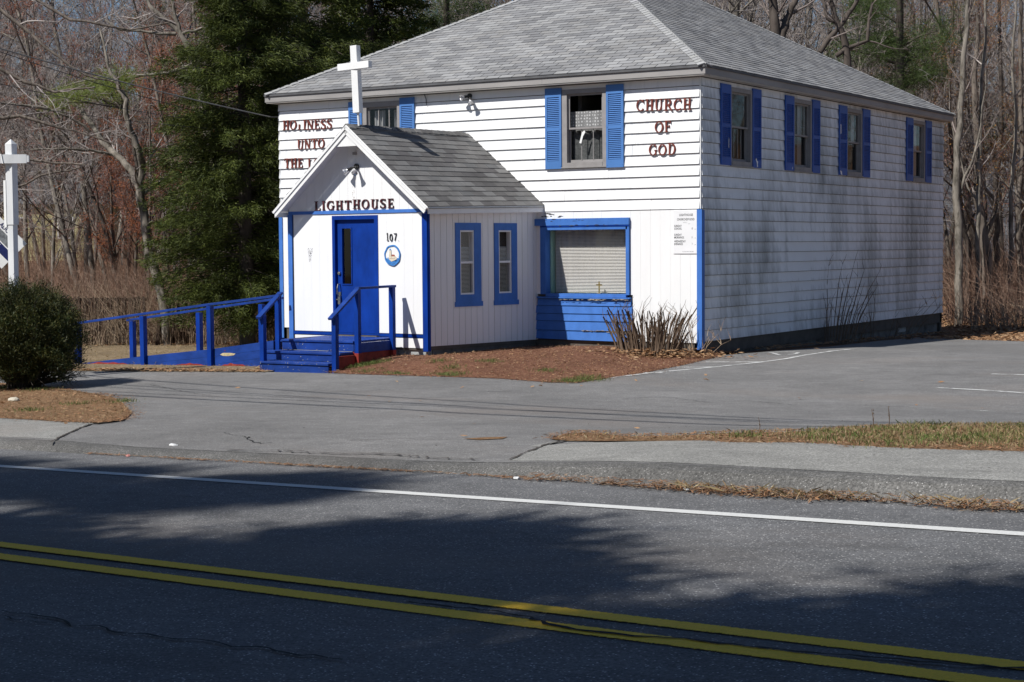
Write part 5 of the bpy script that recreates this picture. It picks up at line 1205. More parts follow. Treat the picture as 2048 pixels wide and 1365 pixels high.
for i, (x0, y0, w_, x1, y1, x2, y2, x3, y3, lb, dep, mt_) in enumerate(RT):
    w_ *= .85
    custom_tree(lb, [[(x0, y0, w_), ((x0+x1)/2+4, (y0+y1)/2, w_*.95), (x1, y1, w_*.88), ((x1+x2)/2-5, (y1+y2)/2, w_*.8), (x2, y2, w_*.68), (x3, y3, w_*.5), (x3+8, y3-120, w_*.3)],
                     [(x1, y1, w_*.4), (x1+rnd.choice((-1, 1))*30, y1-70, w_*.3), (x1+rnd.choice((-1, 1))*50, y1-150, w_*.2), (x1+rnd.choice((-1, 1))*60, y1-260, w_*.12)]], dep, 200+i, mt_, M['twiggrey'] if i % 2 else M['twig'], (8, 5, 5, 3), 3.2, bud=(M['budor'], 1) if i in (0, 2, 4) else None)
custom_tree('leafless tree with crooked dark limbs above the right roof slope', [[(1690, 400, 20), (1690, 200, 18), (1695, 120, 16), (1685, 70, 14), (1672, 40, 12), (1660, 0, 10), (1655, -40, 8)],
    [(1640, 105, 12), (1665, 70, 11), (1690, 40, 9), (1715, 0, 8), (1730, -40, 6)], [(1672, 112, 10), (1700, 95, 8), (1735, 82, 7), (1738, 40, 6), (1745, 5, 5)], [(1672, 45, 9), (1655, 38, 7), (1650, 20, 6), (1640, -20, 5)]], 46, 71, M['barkdark'], M['twig'], (8, 5, 4, 3), 2.4)
custom_tree('pair of stout dark leafless trunks rising above the roof ridge', [[(1560, 300, 24), (1558, 100, 22), (1550, 50, 20), (1545, 0, 18), (1540, -60, 15)], [(1562, 80, 18), (1572, 40, 15, .3), (1590, 5, 12, .4), (1605, -50, 9, .5)]], 47, 72, M['barkdark'], M['twig'], (8, 5, 4, 3), 2.6)

# needle foliage
def needle_cloud(centres, dirs, rng, per, ln, wdt, spread, droop=.2, scat=.75):
    C = np.array(centres, float); D = np.array(dirs, float); N = len(C)*per; g = np.random.default_rng(rng)
    C = np.repeat(C, per, 0); D = np.repeat(D, per, 0)
    off = g.normal(0, 1, (N, 3))*spread; base = C+off+D*g.uniform(-1, 1, (N, 1))*spread*2.
    d = D*.9+g.normal(0, scat, (N, 3)); d[:, 2] -= droop; d /= np.linalg.norm(d, axis=1)[:, None]
    s = np.cross(d, g.normal(0, 1, (N, 3))); s /= np.linalg.norm(s, axis=1)[:, None]; l = ln*g.uniform(.6, 1.3, (N, 1)); w_ = wdt*g.uniform(.7, 1.3, (N, 1))
    V = np.stack([base-s*w_*.5, base+s*w_*.5, base+d*l], 1).reshape(-1, 3); F = np.arange(N*3).reshape(-1, 3); return V, F
def conifer(px, depth, h, rad, seed, label, mat, z_low=.5, dens=1., per=26, ln=.10, wdt=.020, shape=.8, name='spruce_tree', tr=.16, nwh=None, xyz=None, sag=.18, group='dark spruces beside the church', spread=.07, tmat=None):
    rng = random.Random(seed); x0, y0 = far(px, depth) if xyz is None else xyz; z0 = g_terr(x0, y0)
    e = empty(name, (x0, y0, z0), label, 'tree', group); mb = MB(); mb.tube([(x0, y0, z0-.3), (x0, y0, z0+h*.5), (x0+.1, y0, z0+h)], [tr*1.2, tr*.7, .02], 10); mb.build('trunk', tmat or M['barkdark'], e, smooth=True)
    cen = []; dr = []; lb = MB(); nb = int(h/ .26*dens*6)
    for k in range(nb):
        t = (k+rng.random())/nb; z = z_low+(h-z_low)*t; a = rng.uniform(0, 6.283)
        rr = rad*(1-t)**shape*rng.uniform(.5, 1.18)*(1-.35*max(0, .12-t)/.12)+.1
        d = Vector((math.cos(a), math.sin(a), 0)); n = max(3, int(rr/.16)); prev = None; pts = []
        up_ = rng.uniform(-.05, .30); sg_ = sag*rng.uniform(.6, 1.9)
        for j in range(n+1):
            f = j/n; p = Vector((x0, y0, z0+z))+d*rr*f+Vector((0, 0, up_*f*rr-sg_*(f*rr)**1.35+.14*max(0, f-.75)*rr)); pts.append(p)
        lb.tube([pts[0], pts[n//2], pts[-1]], [.022, .012, .004], 3, False)
        for j in range(1, n+1):
            f = j/n
            if f < .22: continue
            wd_ = .34*rr*(1-f*.75)*.5+.06
            for _ in range(2 if f > .35 else 1):
                o_ = Vector((-d.y, d.x, 0))*rng.gauss(0, wd_*.6)+Vector((0, 0, rng.gauss(-.05, .05))); cen.append(tuple(pts[j]+o_)); q = (d+Vector((-d.y, d.x, 0))*rng.gauss(0, .6)).normalized(); dr.append(tuple(q))
    lb.build('limbs', M['barkdark'], e, None, 'stuff')
    V, F = needle_cloud(cen, dr, seed, per, ln, wdt, spread, .25, .42 if name == 'spruce_tree' else .75); V = V-np.array(e.location); link('crown', np_mesh('crown', V, F, mat), e); return e
conifer(492, 38.5, 14, 2.55, 1, 'broad dark spruce nearest the ramp, branches almost to the ground', M['spruce'], .9, 1.7, 40, .13, .019)
conifer(610, 42.5, 16, 3.1, 2, 'tall dark spruce behind the left end of the church roof', M['spruce'], 1.2, 1.15, 34, .15, .024)
conifer(745, 46.5, 15, 3.1, 3, 'dark spruce behind the roof cross, furthest right of the spruces', M['spruce'], 2.0, 1.0, 30, .13, .04)
# white pines in the wood, right side and left
def pine(px, depth, clumps, seed, label, mat, tr=.14, group='pines in the woods', per=70, ln=.16, wdt=.012, sp=.22):
    rng = random.Random(seed); x0, y0 = far(px, depth); z0 = g_terr(x0, y0); e = empty('pine_tree', (x0, y0, z0), label, 'tree', group)
    top = max(zpix(px, c[1], depth) for c in clumps)+3; mb = MB()
    if mat is M['pinelit']: mb.tube([(x0, y0, z0-.3)]+[tuple(pt(a, b, depth)) for a, b in ((334, 640), (308, 540), (294, 470), (284, 390), (270, 310), (262, 262), (236, 200), (205, 168))], [.07, .065, .06, .055, .05, .045, .04, .03, .015], 8)
    else: mb.tube([(x0, y0, z0-.3), (x0+.1, y0, top*.3), (x0-.06, y0, top*.6), (x0, y0, top)], [tr, tr*.85, tr*.7, .03], 9)
    mb.build('trunk', M['barkdark'], e, smooth=True)
    cen = []; dr = []; lb = MB()
    for (cx_, cy_, rx, ry, n) in clumps:
        P0 = Vector(pt(cx_, cy_, depth)); Q0 = Vector((x0, y0, P0.z-.5)) if mat is not M['pinelit'] else Vector(pt(245, 215, depth)); lb.tube([Q0, P0.lerp(Q0, .5)+Vector((0, 0, .06)), P0], [.05, .03, .01], 4, False)
        for _ in range(n):
            a = rng.gauss(0, .45); b = rng.gauss(0, .45); P = Vector(pt(cx_+a*rx, cy_+b*ry+a*rx*-.25, depth+rng.gauss(0, .6))); cen.append(tuple(P)); dr.append((rng.gauss(0, 1), rng.gauss(0, 1), .4))
    lb.build('limbs', M['barkdark'], e, None, 'stuff')
    V, F = needle_cloud(cen, dr, seed, per, ln, wdt, sp*.6, -.2); V = V-np.array(e.location); link('crown', np_mesh('crown', V, F, mat), e)
pine(337, 41.7, [(205, 178, 48, 14, 34), (150, 190, 38, 10, 20), (240, 155, 26, 16, 14), (110, 205, 22, 8, 8), (243, 200, 14, 20, 6)], 5, 'pine with one bright yellow green bough above the brush', M['pinelit'], .05, ln=.14)
pine(1800, 49, [(1740, 20, 60, 35, 90), (1770, 90, 60, 30, 90), (1830, 110, 70, 30, 60), (1850, 150, 60, 25, 50), (1700, 100, 40, 25, 30), (1790, 165, 70, 22, 40), (1880, 60, 50, 40, 30)], 6, 'white pine with dark boughs behind the roof slope on the right', M['pine'], .2)
pine(1965, 66, [(1990, 260, 50, 30, 25), (1950, 230, 40, 25, 22), (2020, 280, 50, 30, 25)], 7, 'pine sapling low behind the right hand trunks', M['pine'], .1)
pine(330, 70, [(300, 30, 60, 40, 40), (340, 100, 50, 30, 30), (420, 30, 60, 40, 40)], 8, 'pine deep in the woods above the red maples', M['pine'], .18)
pine(170, 60, [(150, 250, 60, 30, 30), (240, 255, 50, 25, 22)], 9, 'small pine low in the left woods', M['pine'], .1)
pine(900, 49.5, [(850, 60, 60, 35, 50), (900, 20, 60, 40, 50), (960, 30, 40, 30, 25)], 10, 'dark pine behind the ridge left of the roof peak', M['pine'], .18)
# red maple haze: young maples with dense red buds
def maple(px, depth, seed, mat, label, h=8, spread_=.10, nb=4):
    rng = random.Random(seed); T = Tree(); x0, y0 = far(px, depth); z0 = g_terr(x0, y0)
    grow(T, rng, Vector((x0, y0, z0-.2)), Vector((rng.gauss(0, .05), rng.gauss(0, .05), 1)).normalized(), h, .07, 0, 4, (12, 6, 5, 4), .4, .12, .25, .36)
    e = empty('maple_tree', (x0, y0, z0), label, 'tree', 'young maples in bud'); L_ = np.array(e.location); (tv, tf), (wv, wfc) = tree_meshes(T, 2, rmin=.0045)
    link('trunk', np_mesh('trunk', np.array(tv)-L_, tf, M['bark']), e); link('crown', np_mesh('crown', np.array(wv)-L_, wfc, M['twigred']), e)
    V, F = tufts(T.tips, rng, nb+1, .024, spread_); link('buds', np_mesh('buds', np.array(V)-L_, F, mat), e, None, 'stuff')
for k, (px, dep) in enumerate(((235, 52), (300, 50), (350, 54), (400, 51), (265, 58), (440, 58), (330, 60))):
    maple(px, dep, 300+k, M['budred'], ('front', 'second', 'third', 'nearest', 'rear left', 'rear right', 'rearmost')[k]+' of the young red budded maples left of the spruces', rnd.uniform(7, 9.5))
for k, (px, dep) in enumerate(((1975, 50), (1860, 55), (2050, 52), (1930, 58))):
    maple(px, dep, 320+k, M['budor'], ('nearest', 'left', 'far right', 'rear')[k]+' young orange budded maple behind the right hand trunks', rnd.uniform(9, 11), .12, 3)

# ------------------------------------------------------------------ brush, canes, leaves, grass
def arcs(name, n, area, mat, label, hmin, hmax, rad, seed, g=g_terr, lean=.6, twigs=3, kind='stuff', bend=.5):
    rng = random.Random(seed); V = []; F = []
    def tri_tube(pts, r):
        base = len(V); m_ = len(pts)
        for i, p in enumerate(pts):
            rr = r*(1-.75*i/(m_-1)); a = rng.uniform(0, .5)
            for k in range(3): t = a+2.094*k; V.append((p[0]+rr*math.cos(t), p[1]+rr*math.sin(t), p[2]+(rr if k == 0 else -rr)*.5))
        for i in range(m_-1):
            for k in range(3): k2 = (k+1) % 3; F.append((base+i*3+k, base+i*3+k2, base+(i+1)*3+k2, base+(i+1)*3+k))
    for _ in range(n):
        x, y = area(rng); z = g(x, y)-.03; h = rng.uniform(hmin, hmax); a = rng.uniform(0, 6.283); l = rng.gauss(0, lean)*h; pts = []
        for i in range(6):
            t = i/5; pts.append((x+math.cos(a)*l*t**1.6+rng.gauss(0, .02), y+math.sin(a)*l*t**1.6+rng.gauss(0, .02), z+h*(t-bend*.4*t*t*abs(l)/h)))
        tri_tube(pts, rad*rng.uniform(.6, 1.4))
        for _t in range(twigs):
            i = rng.randint(1, 4); p = pts[i]; q = Vector((rng.gauss(0, 1), rng.gauss(0, 1), rng.uniform(.2, 1.2))).normalized()*h*rng.uniform(.12, .35); tri_tube([p, (p[0]+q.x*.5, p[1]+q.y*.5, p[2]+q.z*.55), (p[0]+q.x, p[1]+q.y, p[2]+q.z*.9)], rad*.5)
    o = link(name, np_mesh(name, V, F, mat)); return tag(o, label, 'brush' if kind else None, None, kind)
def wedge(px0, px1, d0, d1):
    def f(rng):
        for _ in range(50):
            x, y = far(rng.uniform(px0, px1), rng.uniform(d0, d1))
            if not (-W_-.4 < x < .4 and -4.6 < y < D_+.3) and not (-12 < x < -4 and -5.2 < y < -2.4): return x, y
        return x, y
    return f
arcs('brush_thicket', 5200, wedge(-40, 640, 42.5, 52), M['brush'], 'reddish brown tangle of brush behind the picket fence', .8, 2.3, .007, 1, lean=.45, twigs=4)
arcs('brush_thicket', 1500, wedge(60, 600, 40.6, 43), M['cane'], 'pale dry canes tangled over the picket fence', .5, 1.9, .006, 2, lean=.7, twigs=2)
arcs('brush_thicket', 6500, wedge(-150, 2250, 56, 100), M['brush'], 'undergrowth through the far woods', 1.2, 4.2, .010, 3, lean=.4, twigs=3)
arcs('brush_thicket', 2600, wedge(1893, 2250, 45.5, 58), M['brush'], 'brown brush under the right hand trees', .6, 2.6, .007, 4, lean=.6, twigs=3)
arcs('dry_canes', 420, wedge(1945, 2250, 43.5, 45.8), M['cane'], 'heap of pale dry canes at the edge of the lot', .4, 1.3, .009, 5, lean=.9, twigs=2)
arcs('far_woods', 2400, wedge(-200, 2300, 98, 132), M['twig'], 'distant woods reading as one brown mass', 3, 10, .035, 6, lean=.12, twigs=9, bend=.1)
def inpoly(x, y, P):
    c = False
    for i in range(len(P)):
        a, b = P[i-1], P[i]
        if (a[1] > y) != (b[1] > y) and x < (b[0]-a[0])*(y-a[1])/(b[1]-a[1])+a[0]: c = not c
    return c
def in_area(P):
    x0, x1 = min(p[0] for p in P), max(p[0] for p in P); y0, y1 = min(p[1] for p in P), max(p[1] for p in P)
    def f(rng):
        for _ in range(400):
            x, y = rng.uniform(x0, x1), rng.uniform(y0, y1)
            if inpoly(x, y, P): return x, y
        return P[0]
    return f
def litter(name, n, area, mat, label, seed, size=.05, thin=1., g=g_lot, off=.02, lift=.03, curl=.5, gm=None):
    rng = random.Random(seed); V = []; F = []
    for _ in range(n):
        x, y = area(rng); z = g(x, y)+off+rng.random()**2*lift+(gm(x, y) if gm else 0); a = rng.uniform(0, 6.283); l = size*rng.uniform(.5, 1.3); w_ = l*thin*rng.uniform(.6, 1.1)
        c, s = math.cos(a), math.sin(a); t1, t2 = rng.gauss(0, curl), rng.gauss(0, curl); b = len(V)
        for (p, q, h) in ((-l, 0, t1*l*.4), (0, -w_, t2*w_*.6), (l, 0, -t1*l*.2), (0, w_, abs(t2)*w_*.6)): V.append((x+p*c-q*s, y+p*s+q*c, z+h))
        F.append((b, b+1, b+2)); F.append((b, b+2, b+3))
    return tag(link(name, np_mesh(name, V, F, mat)), label, 'ground cover', None, 'stuff')
bedm = mound
litter('mulch_litter', 9000, in_area(bed), M['needle'], 'fallen needles and bark over the mulch bed', 1, .022, .35, gm=bedm)
lc = at(1340, 712)
def blob(cx_, cy_, rx, ry, ang=0):
    def f(rng):
        a, b = rng.gauss(0, rx), rng.gauss(0, ry); return cx_+a*math.cos(ang)-b*math.sin(ang), cy_+a*math.sin(ang)+b*math.cos(ang)
    return f
litter('leaf_litter', 1500, blob(-.75, -.75, .75, .32), M['leaf'], 'brown dead leaves heaped under the cut back shrub', 2, .055, .6, off=.03, lift=.12)
litter('leaf_litter', 5200, in_area([at(1800, 680), at(1900, 679), at(2048, 684), at(2300, 690), far(2300, 50), far(1880, 50), (0.3, 14.6), (1.2, 14)]), M['leaf'], 'orange brown leaves spread along the back edge of the lot', 3, .075, .6, off=.02, lift=.06, g=g_terr)
litter('leaf_litter', 700, in_area([(.1, 2), (.1, 14), (.55, 14), (.5, 2)]), M['leaf'], 'leaves along the foundation in the side wall shadow', 4, .05, .6, off=.02, lift=.04)
litter('leaf_litter', 5000, wedge(1893, 2250, 46, 75), M['leaf'], 'leaf covered forest floor behind the church', 5, .10, .7, g=g_terr, off=.02, lift=.05)
litter('leaf_litter', 4000, wedge(0, 640, 40, 60), M['leaf'], 'leaf covered floor under the brush on the left', 6, .08, .7, g=g_terr, off=.02, lift=.05)
litter('verge_litter', 7000, in_area(patch), M['needle'], 'orange needles over the verge under the bush', 7, .03, .2, off=.02, lift=.03)
litter('verge_litter', 900, in_area(patch), M['leaf'], 'dead leaves and straw on the verge by the driveway', 8, .035, .5, off=.02, lift=.03)
litter('sand_litter', 2600, in_area(left_strip), M['straw'], 'straw and leaf bits along the foot of the ramp', 9, .035, .4, off=.02, lift=.02)
litter('strip_litter', 5200, in_area(grass_poly), M['needle'], 'needles along the sidewalk edge of the grass strip', 10, .028, .25, off=.026, lift=.015)
M['grit'] = pervar('asphalt_grit', [(.36, .34, .31), (.06, .055, .05), (.25, .22, .19), (.10, .09, .08)], .9, .2, 0, None, False)
def lot_area(rng):
    while True:
        x, y = xy(rng.uniform(-20, 8), rng.uniform(4.7, 20)); 
        if not (x < .5 and y > -9.2 and edist(x, y, bed) > 0 and inpoly(x, y, bed)) and not inpoly(x, y, patch) and not inpoly(x, y, grass_poly) and not (x < 1.2 and y > -5): return x, y
litter('lot_grit', 6000, lot_area, M['grit'], 'fine grit and crumbs lying on the asphalt lot', 21, .007, .8, off=.008, lift=.002)
litter('lot_grit', 3000, lambda r: xy(r.uniform(-14, 5), r.uniform(3.6, 5.7)), M['grit'], 'loose grit on the sidewalk and road edge', 22, .0045, .8, g=lambda x, y: g_all(x, y)+.012, off=.006, lift=.002)
litter('blown_leaves', 60, lot_area, M['leaf'], 'single dead leaves blown over the lot', 23, .045, .6, off=.015, lift=.01)
litter('mulch_litter', 5000, in_area(bed), M['leaf'], 'bark chips and leaf scraps in the mulch bed', 24, .022, .55, gm=mound)
def along(P, sg, keep=lambda x, y: True):
    def f(rng):
        for _ in range(50):
            i = rng.randrange(len(P)); a, b = P[i-1], P[i]; t = rng.random()
            if math.dist(a, b)*rng.random() > rng.random()*6 and math.dist(a, b) < .3: continue
            x, y = lerp(a[0], b[0], t)+rng.gauss(0, sg), lerp(a[1], b[1], t)+rng.gauss(0, sg)
            if keep(x, y): return x, y
        return x, y
    return f
litter('mulch_spill', 1500, along(bed[1:12], .12, lambda x, y: y < -.4), M['needle'], 'needles and bark spilled past the edge of the bed', 31, .025, .3, off=.014, lift=.008)
litter('verge_spill', 1500, along(patch[:6]+patch[-3:], .10), M['needle'], 'needles spilled past the edge of the verge', 32, .03, .2, off=.028, lift=.008)
litter('strip_spill', 1600, along(grass_poly, .07), M['needle'], 'needles spilled onto the sidewalk from the grass strip', 33, .028, .2, off=.026, lift=.006)
litter('ramp_litter', 900, along([at(160, 742), at(530, 744)], .12), M['leaf'], 'leaves gathered along the foot of the ramp', 34, .04, .6, off=.02, lift=.03)
def gutter(u0, u1, w_, bias=0):
    def f(rng):
        while True:
            u = rng.uniform(u0, u1); a = .5+.5*math.sin(u*3.1+1.3*math.sin(u*1.7)); 
            if rng.random() < .25+.75*a: break
        v = vk(u)-.02-abs(rng.gauss(0, w_*(.35+.65*a))); return xy(u, v)
    return f
litter('gutter_needles', 6500, gutter(-3.4, 10, .10), M['needle'], 'pine needles banked in the gutter along the kerb', 11, .040, .12, off=.012, lift=.05, g=g_road)
litter('gutter_needles', 1100, gutter(-9, -3.4, .035), M['needle'], 'thin line of needles along the driveway lip', 12, .03, .15, off=.01, lift=.01, g=g_road)
def blades(name, n, area, mat, label, seed, h=.06, g=g_lot, off=.02, w_=.0028, lean=.6, gm=None):
    rng = random.Random(seed); V = []; F = []
    for _ in range(n):
        x, y = area(rng); z = g(x, y)+off+(gm(x, y) if gm else 0); a = rng.uniform(0, 6.283); hh = h*rng.uniform(.4, 1.3); l = rng.gauss(0, lean)*hh; b = len(V); c, s = math.cos(a), math.sin(a)
        V += [(x-s*w_, y+c*w_, z), (x+s*w_, y-c*w_, z), (x+c*l*.4+s*w_*.7, y+s*l*.4-c*w_*.7, z+hh*.6), (x+c*l, y+s*l, z+hh)]; F.append((b, b+1, b+2)); F.append((b, b+2, b+3))
    return tag(link(name, np_mesh(name, V, F, mat)), label, 'grass', None, 'stuff')
def clumpy(area, centres, r):
    cs_ = [area(random.Random(k+91)) for k in range(centres)]
    def f(rng):
        c = rng.choice(cs_); return c[0]+rng.gauss(0, r), c[1]+rng.gauss(0, r)
    return f
gpoly_r = [at(*q) for q in ((1560, 886), (1712, 893), (1905, 900), (2048, 903), (2300, 912), (2300, 850), (2048, 853.5), (1820, 856), (1648, 865))]
blades('grass', 9000, in_area(gpoly_r), M['straw'], 'dry straw coloured grass on the right of the strip', 1, .03, off=.025)
blades('grass', 4200, clumpy(in_area(gpoly_r), 60, .16), M['grass'], 'green grass mixed into the strip by the sidewalk', 2, .035, off=.025)
blades('grass', 2500, in_area(grass_poly), M['straw'], 'sparse dry grass along the narrow end of the strip', 3, .035, off=.024)
blades('grass', 900, clumpy(in_area(grass_poly), 14, .10), M['grass'], 'small green tufts along the grass strip', 4, .05, off=.024)
blades('grass', 1600, clumpy(in_area(patch), 10, .12), M['grass'], 'green weeds growing on the verge under the bush', 5, .05)
blades('grass', 1800, in_area(patch), M['straw'], 'dry grass on the verge under the bush', 6, .04)
blades('grass', 1500, clumpy(lambda r: at(r.uniform(690, 1220), r.choice((742, 748, 754, 760))), 9, .12), M['grass'], 'small green weeds at the front edge of the mulch bed', 7, .05, off=.03, gm=bedm)
blades('grass', 700, blob(-4.25, -4.35, .22, .12), M['grass'], 'green tuft beside the steps post', 8, .06, off=.03, gm=bedm)
blades('grass', 2600, in_area(left_strip), M['straw'], 'thin dry grass around the ramp', 9, .05)
blades('grass', 600, clumpy(in_area([at(1090, 764), at(1220, 760), at(1160, 768)]), 4, .12), M['grass'], 'green edge at the tip of the mulch bed', 10, .04, off=.02)
blades('grass', 500, gutter(.5-2.5, 3, .08), M['straw'], 'bleached straw lying in the gutter', 11, .05, g=g_road, lean=1.6, w_=.0022)

# cut back shrub by the corner
def shrub(name, cx_, cy_, n, hmin, hmax, r0, spread, seed, label, cut=True, rad=(.010, .024), tw=2, mat=None, lx=0):
    rng = random.Random(seed); e = empty(name, (cx_, cy_, g_lot(cx_, cy_)), label, 'shrub'); stems = []
    for k in range(n):
        a = rng.uniform(0, 6.283); rr = r0*math.sqrt(rng.random()); x, y = cx_+rr*math.cos(a)*1.5, cy_+rr*math.sin(a)*.7; h = rng.uniform(hmin, hmax); l = (rr/r0)*spread*h; z = g_lot(x, y)-.03
        y = min(y, -.12) if cy_ < 0 else y
        dx, dy = math.cos(a)*l*1.3+lx*h, math.sin(a)*l*.5
        if cy_ < 0: dy = min(dy, 0)
        r = rng.uniform(*rad); pts = [(x, y, z), (x+dx*.3+rng.gauss(0, .015), y+dy*.3, z+h*.4), (x+dx*.65+rng.gauss(0, .02), y+dy*.65, z+h*.75), (x+dx+rng.gauss(0, .03), y+dy, z+h)]
        mb = MB(); mb.tube(pts, [r, r*.9, r*.75, r*(.65 if cut else .2)], 6)
        for _ in range(tw):
            i = rng.randint(1, 3); p = Vector(pts[i]); q = Vector((rng.gauss(0, .5), rng.gauss(0, .3), 1)).normalized()*rng.uniform(.1, .32); mb.tube([p, p+q*.5+Vector((rng.gauss(0, .02), 0, 0)), p+q], [.005, .004, .002], 3)
        mb.build('stem', mat or M['stem'], e, smooth=True)
    return e
shrub('cut_shrub', -.74, -.62, 135, .30, .92, .40, .34, 1, 'cut back brown shrub of thick stubs beside the church corner', True, (.008, .020), 2)
shrub('bare_shrub', .18, -.45, 12, .3, .8, .12, .9, 2, 'pale wispy twigs of a small shrub at the church corner', False, (.004, .007), 5, M['cane'], .4)
shrub('bare_shrub', .45, 6.0, 22, .5, 1.75, .3, .25, 3, 'tall thin leafless shrub against the side wall', False, (.006, .012), 3, M['stem'], .3)
shrub('bare_shrub', .5, 8.4, 16, .3, 1.3, .5, .6, 4, 'low wispy twigs further along the side wall', False, (.004, .007), 3, M['stem'], .3)
for px, py, h, lb in ((1745, 862, .19, 'left dead weed stalk on the grass strip'), (1777, 860, .21, 'taller dead weed stalk on the grass strip'), (1518, 869, .15, 'thin dry grass stalk on the narrow strip')):
    x, y = at(px, py); z = g_lot(x, y); e = empty('weed_stalk', (x, y, z), lb, 'weed'); rng = random.Random(px)
    mb = MB(); mb.tube([(x, y, z), (x+.01, y, z+h*.5), (x-.01 if px == 1745 else x-.005, y, z+h)], [.004, .0035, .002], 4); mb.build('stem', M['stem'], e)
    mb = MB()
    for k in range(26 if h > .16 else 5):
        t = rng.uniform(.45, 1); c = Vector((x+.005, y, z+h*t)); q = Vector((rng.gauss(0, 1), rng.gauss(0, 1), .6)).normalized()*.014; s_ = Vector((rng.gauss(0, 1), rng.gauss(0, 1), 0)).normalized()*.006
        mb.poly([c-s_, c+s_, c+q])
    mb.build('seed_heads', M['stem'], e, None, 'stuff')
# curb-side bits of litter
for px, py, w_, lb, cm in ((348, 893, .10, 'flat white scrap lying on the driveway', (.75, .75, .75)), (1047, 955, .07, 'white paper scrap in the gutter', (.75, .75, .75)), (1388, 981, .08, 'crumpled white litter in the gutter', (.75, .75, .75)), (270, 911, .05, 'small pink scrap at the road edge', (.6, .25, .22)), (1868, 909, .0, '', 0)):
    if not w_: continue
    x, y = at(px, py); u_, v_ = uv(x, y)
    if abs(v_-vk(u_)) < .16: x, y = xy(u_, vk(u_)-.08)
    z = g_all(x, y); mb = MB(); rng = random.Random(px); q = []
    for k in range(7): a = 6.283*k/7; q.append((x+math.cos(a)*w_*.5*rng.uniform(.6, 1.1), y+math.sin(a)*w_*.35, z+.006+rng.uniform(0, .005)))
    top = [(a, b, c+.006+rng.uniform(0, .012)) for a, b, c in q]; mb.v = q+top; mb.f = [tuple(range(7)), tuple(range(13, 6, -1))]+[(i, (i+1) % 7, 7+(i+1) % 7, 7+i) for i in range(7)]
    tag(mb.build('litter_scrap', simple('scrap_%d' % px, cm, .7, .1, 20)), lb, 'litter')
xs_, ys_ = at(28, 806); mb = MB(); rng = random.Random(4)
import bmesh
bm = bmesh.new(); bmesh.ops.create_icosphere(bm, subdivisions=2, radius=1)
for v in bm.verts: v.co = Vector((v.co.x*.10*rng.uniform(.9, 1.1), v.co.y*.07*rng.uniform(.9, 1.1), v.co.z*.045*rng.uniform(.85, 1.1)))
me = bpy.data.meshes.new('stone'); bm.to_mesh(me); bm.free(); me.materials.append(simple('pale_stone', (.45, .41, .33), .9, .2, 15)); so_ = link('stone', me); so_.location = (xs_, ys_, g_lot(xs_, ys_)+.04); tag(so_, 'pale rounded stone on the verge in front of the bush', 'stone')

# ------------------------------------------------------------------ yew bush and sign post on the left
bx_, by_ = at(50, 778); bz = g_lot(bx_, by_)
yb = empty('yew_bush', (bx_, by_, bz), 'big dark green yew bush at the left edge above the driveway', 'bush')
rng = random.Random(9); cen = []; dr = []; lm = MB(); right = Vector((_R0[0], _R0[1], 0)); fwd = Vector((-math.sin(YAW), math.cos(YAW), 0))
for k in range(2600):
    a = rng.uniform(0, 6.283); ph = math.asin(rng.uniform(-.75, 1)); rr = rng.uniform(.76, 1.0)+.08*math.sin(a*5+ph*3)+.06*math.sin(a*11+ph*7)
    if rng.random() < .12: rr *= rng.uniform(1.0, 1.16)
    dv = right*(math.cos(a)*math.cos(ph)*.88)+fwd*(math.sin(a)*math.cos(ph)*.85)+Vector((0, 0, math.sin(ph)*.86)); lob = rng.choice(((0, 0, .82, 1), (0, .1, .84, 1), (-.55, .1, .84, .84), (.28, -.12, .60, .74), (.12, .2, .98, .72), (-.25, -.2, .70, .9))); c = Vector((bx_, by_, bz+lob[2]))+right*lob[0]+fwd*lob[1]+dv*rr*lob[3]
    if c.z < bz+.12: continue
    if c.z < bz+.35 and rng.random() < .5: continue
    cen.append(tuple(c)); q = dv.normalized()+Vector((rng.gauss(0, .3), rng.gauss(0, .3), .5)); dr.append(tuple(q.normalized()))
    if k % 4 == 0: lm.tube([Vector((bx_+rng.gauss(0, .1), by_+rng.gauss(0, .1), bz)), Vector((bx_, by_, bz+.1)).lerp(c, .55)+Vector((0, 0, .05)), c], [.014, .008, .003], 3, False)
lm.build('branches', M['barkdark'], yb, None, 'stuff')
V, F = needle_cloud(cen, dr, 5, 46, .05, .013, .045, -.15); link('foliage', np_mesh('foliage', V-np.array(yb.location), F, M['yew']), yb)
mbs = MB()
for k in range(60):
    a = rng.uniform(-1.2, 1.2); c0 = Vector((bx_, by_, bz+.05)); d_ = right*math.cos(a)+fwd*math.sin(a); l = rng.uniform(.6, 1.05)
    mbs.tube([c0+d_*.2, c0+d_*l*.6+Vector((0, 0, rng.uniform(.05, .2))), c0+d_*l+Vector((0, 0, rng.uniform(.0, .35)))], [.008, .005, .002], 3, False)
mbs.build('low_twigs', M['barkdark'], yb, None, 'stuff')
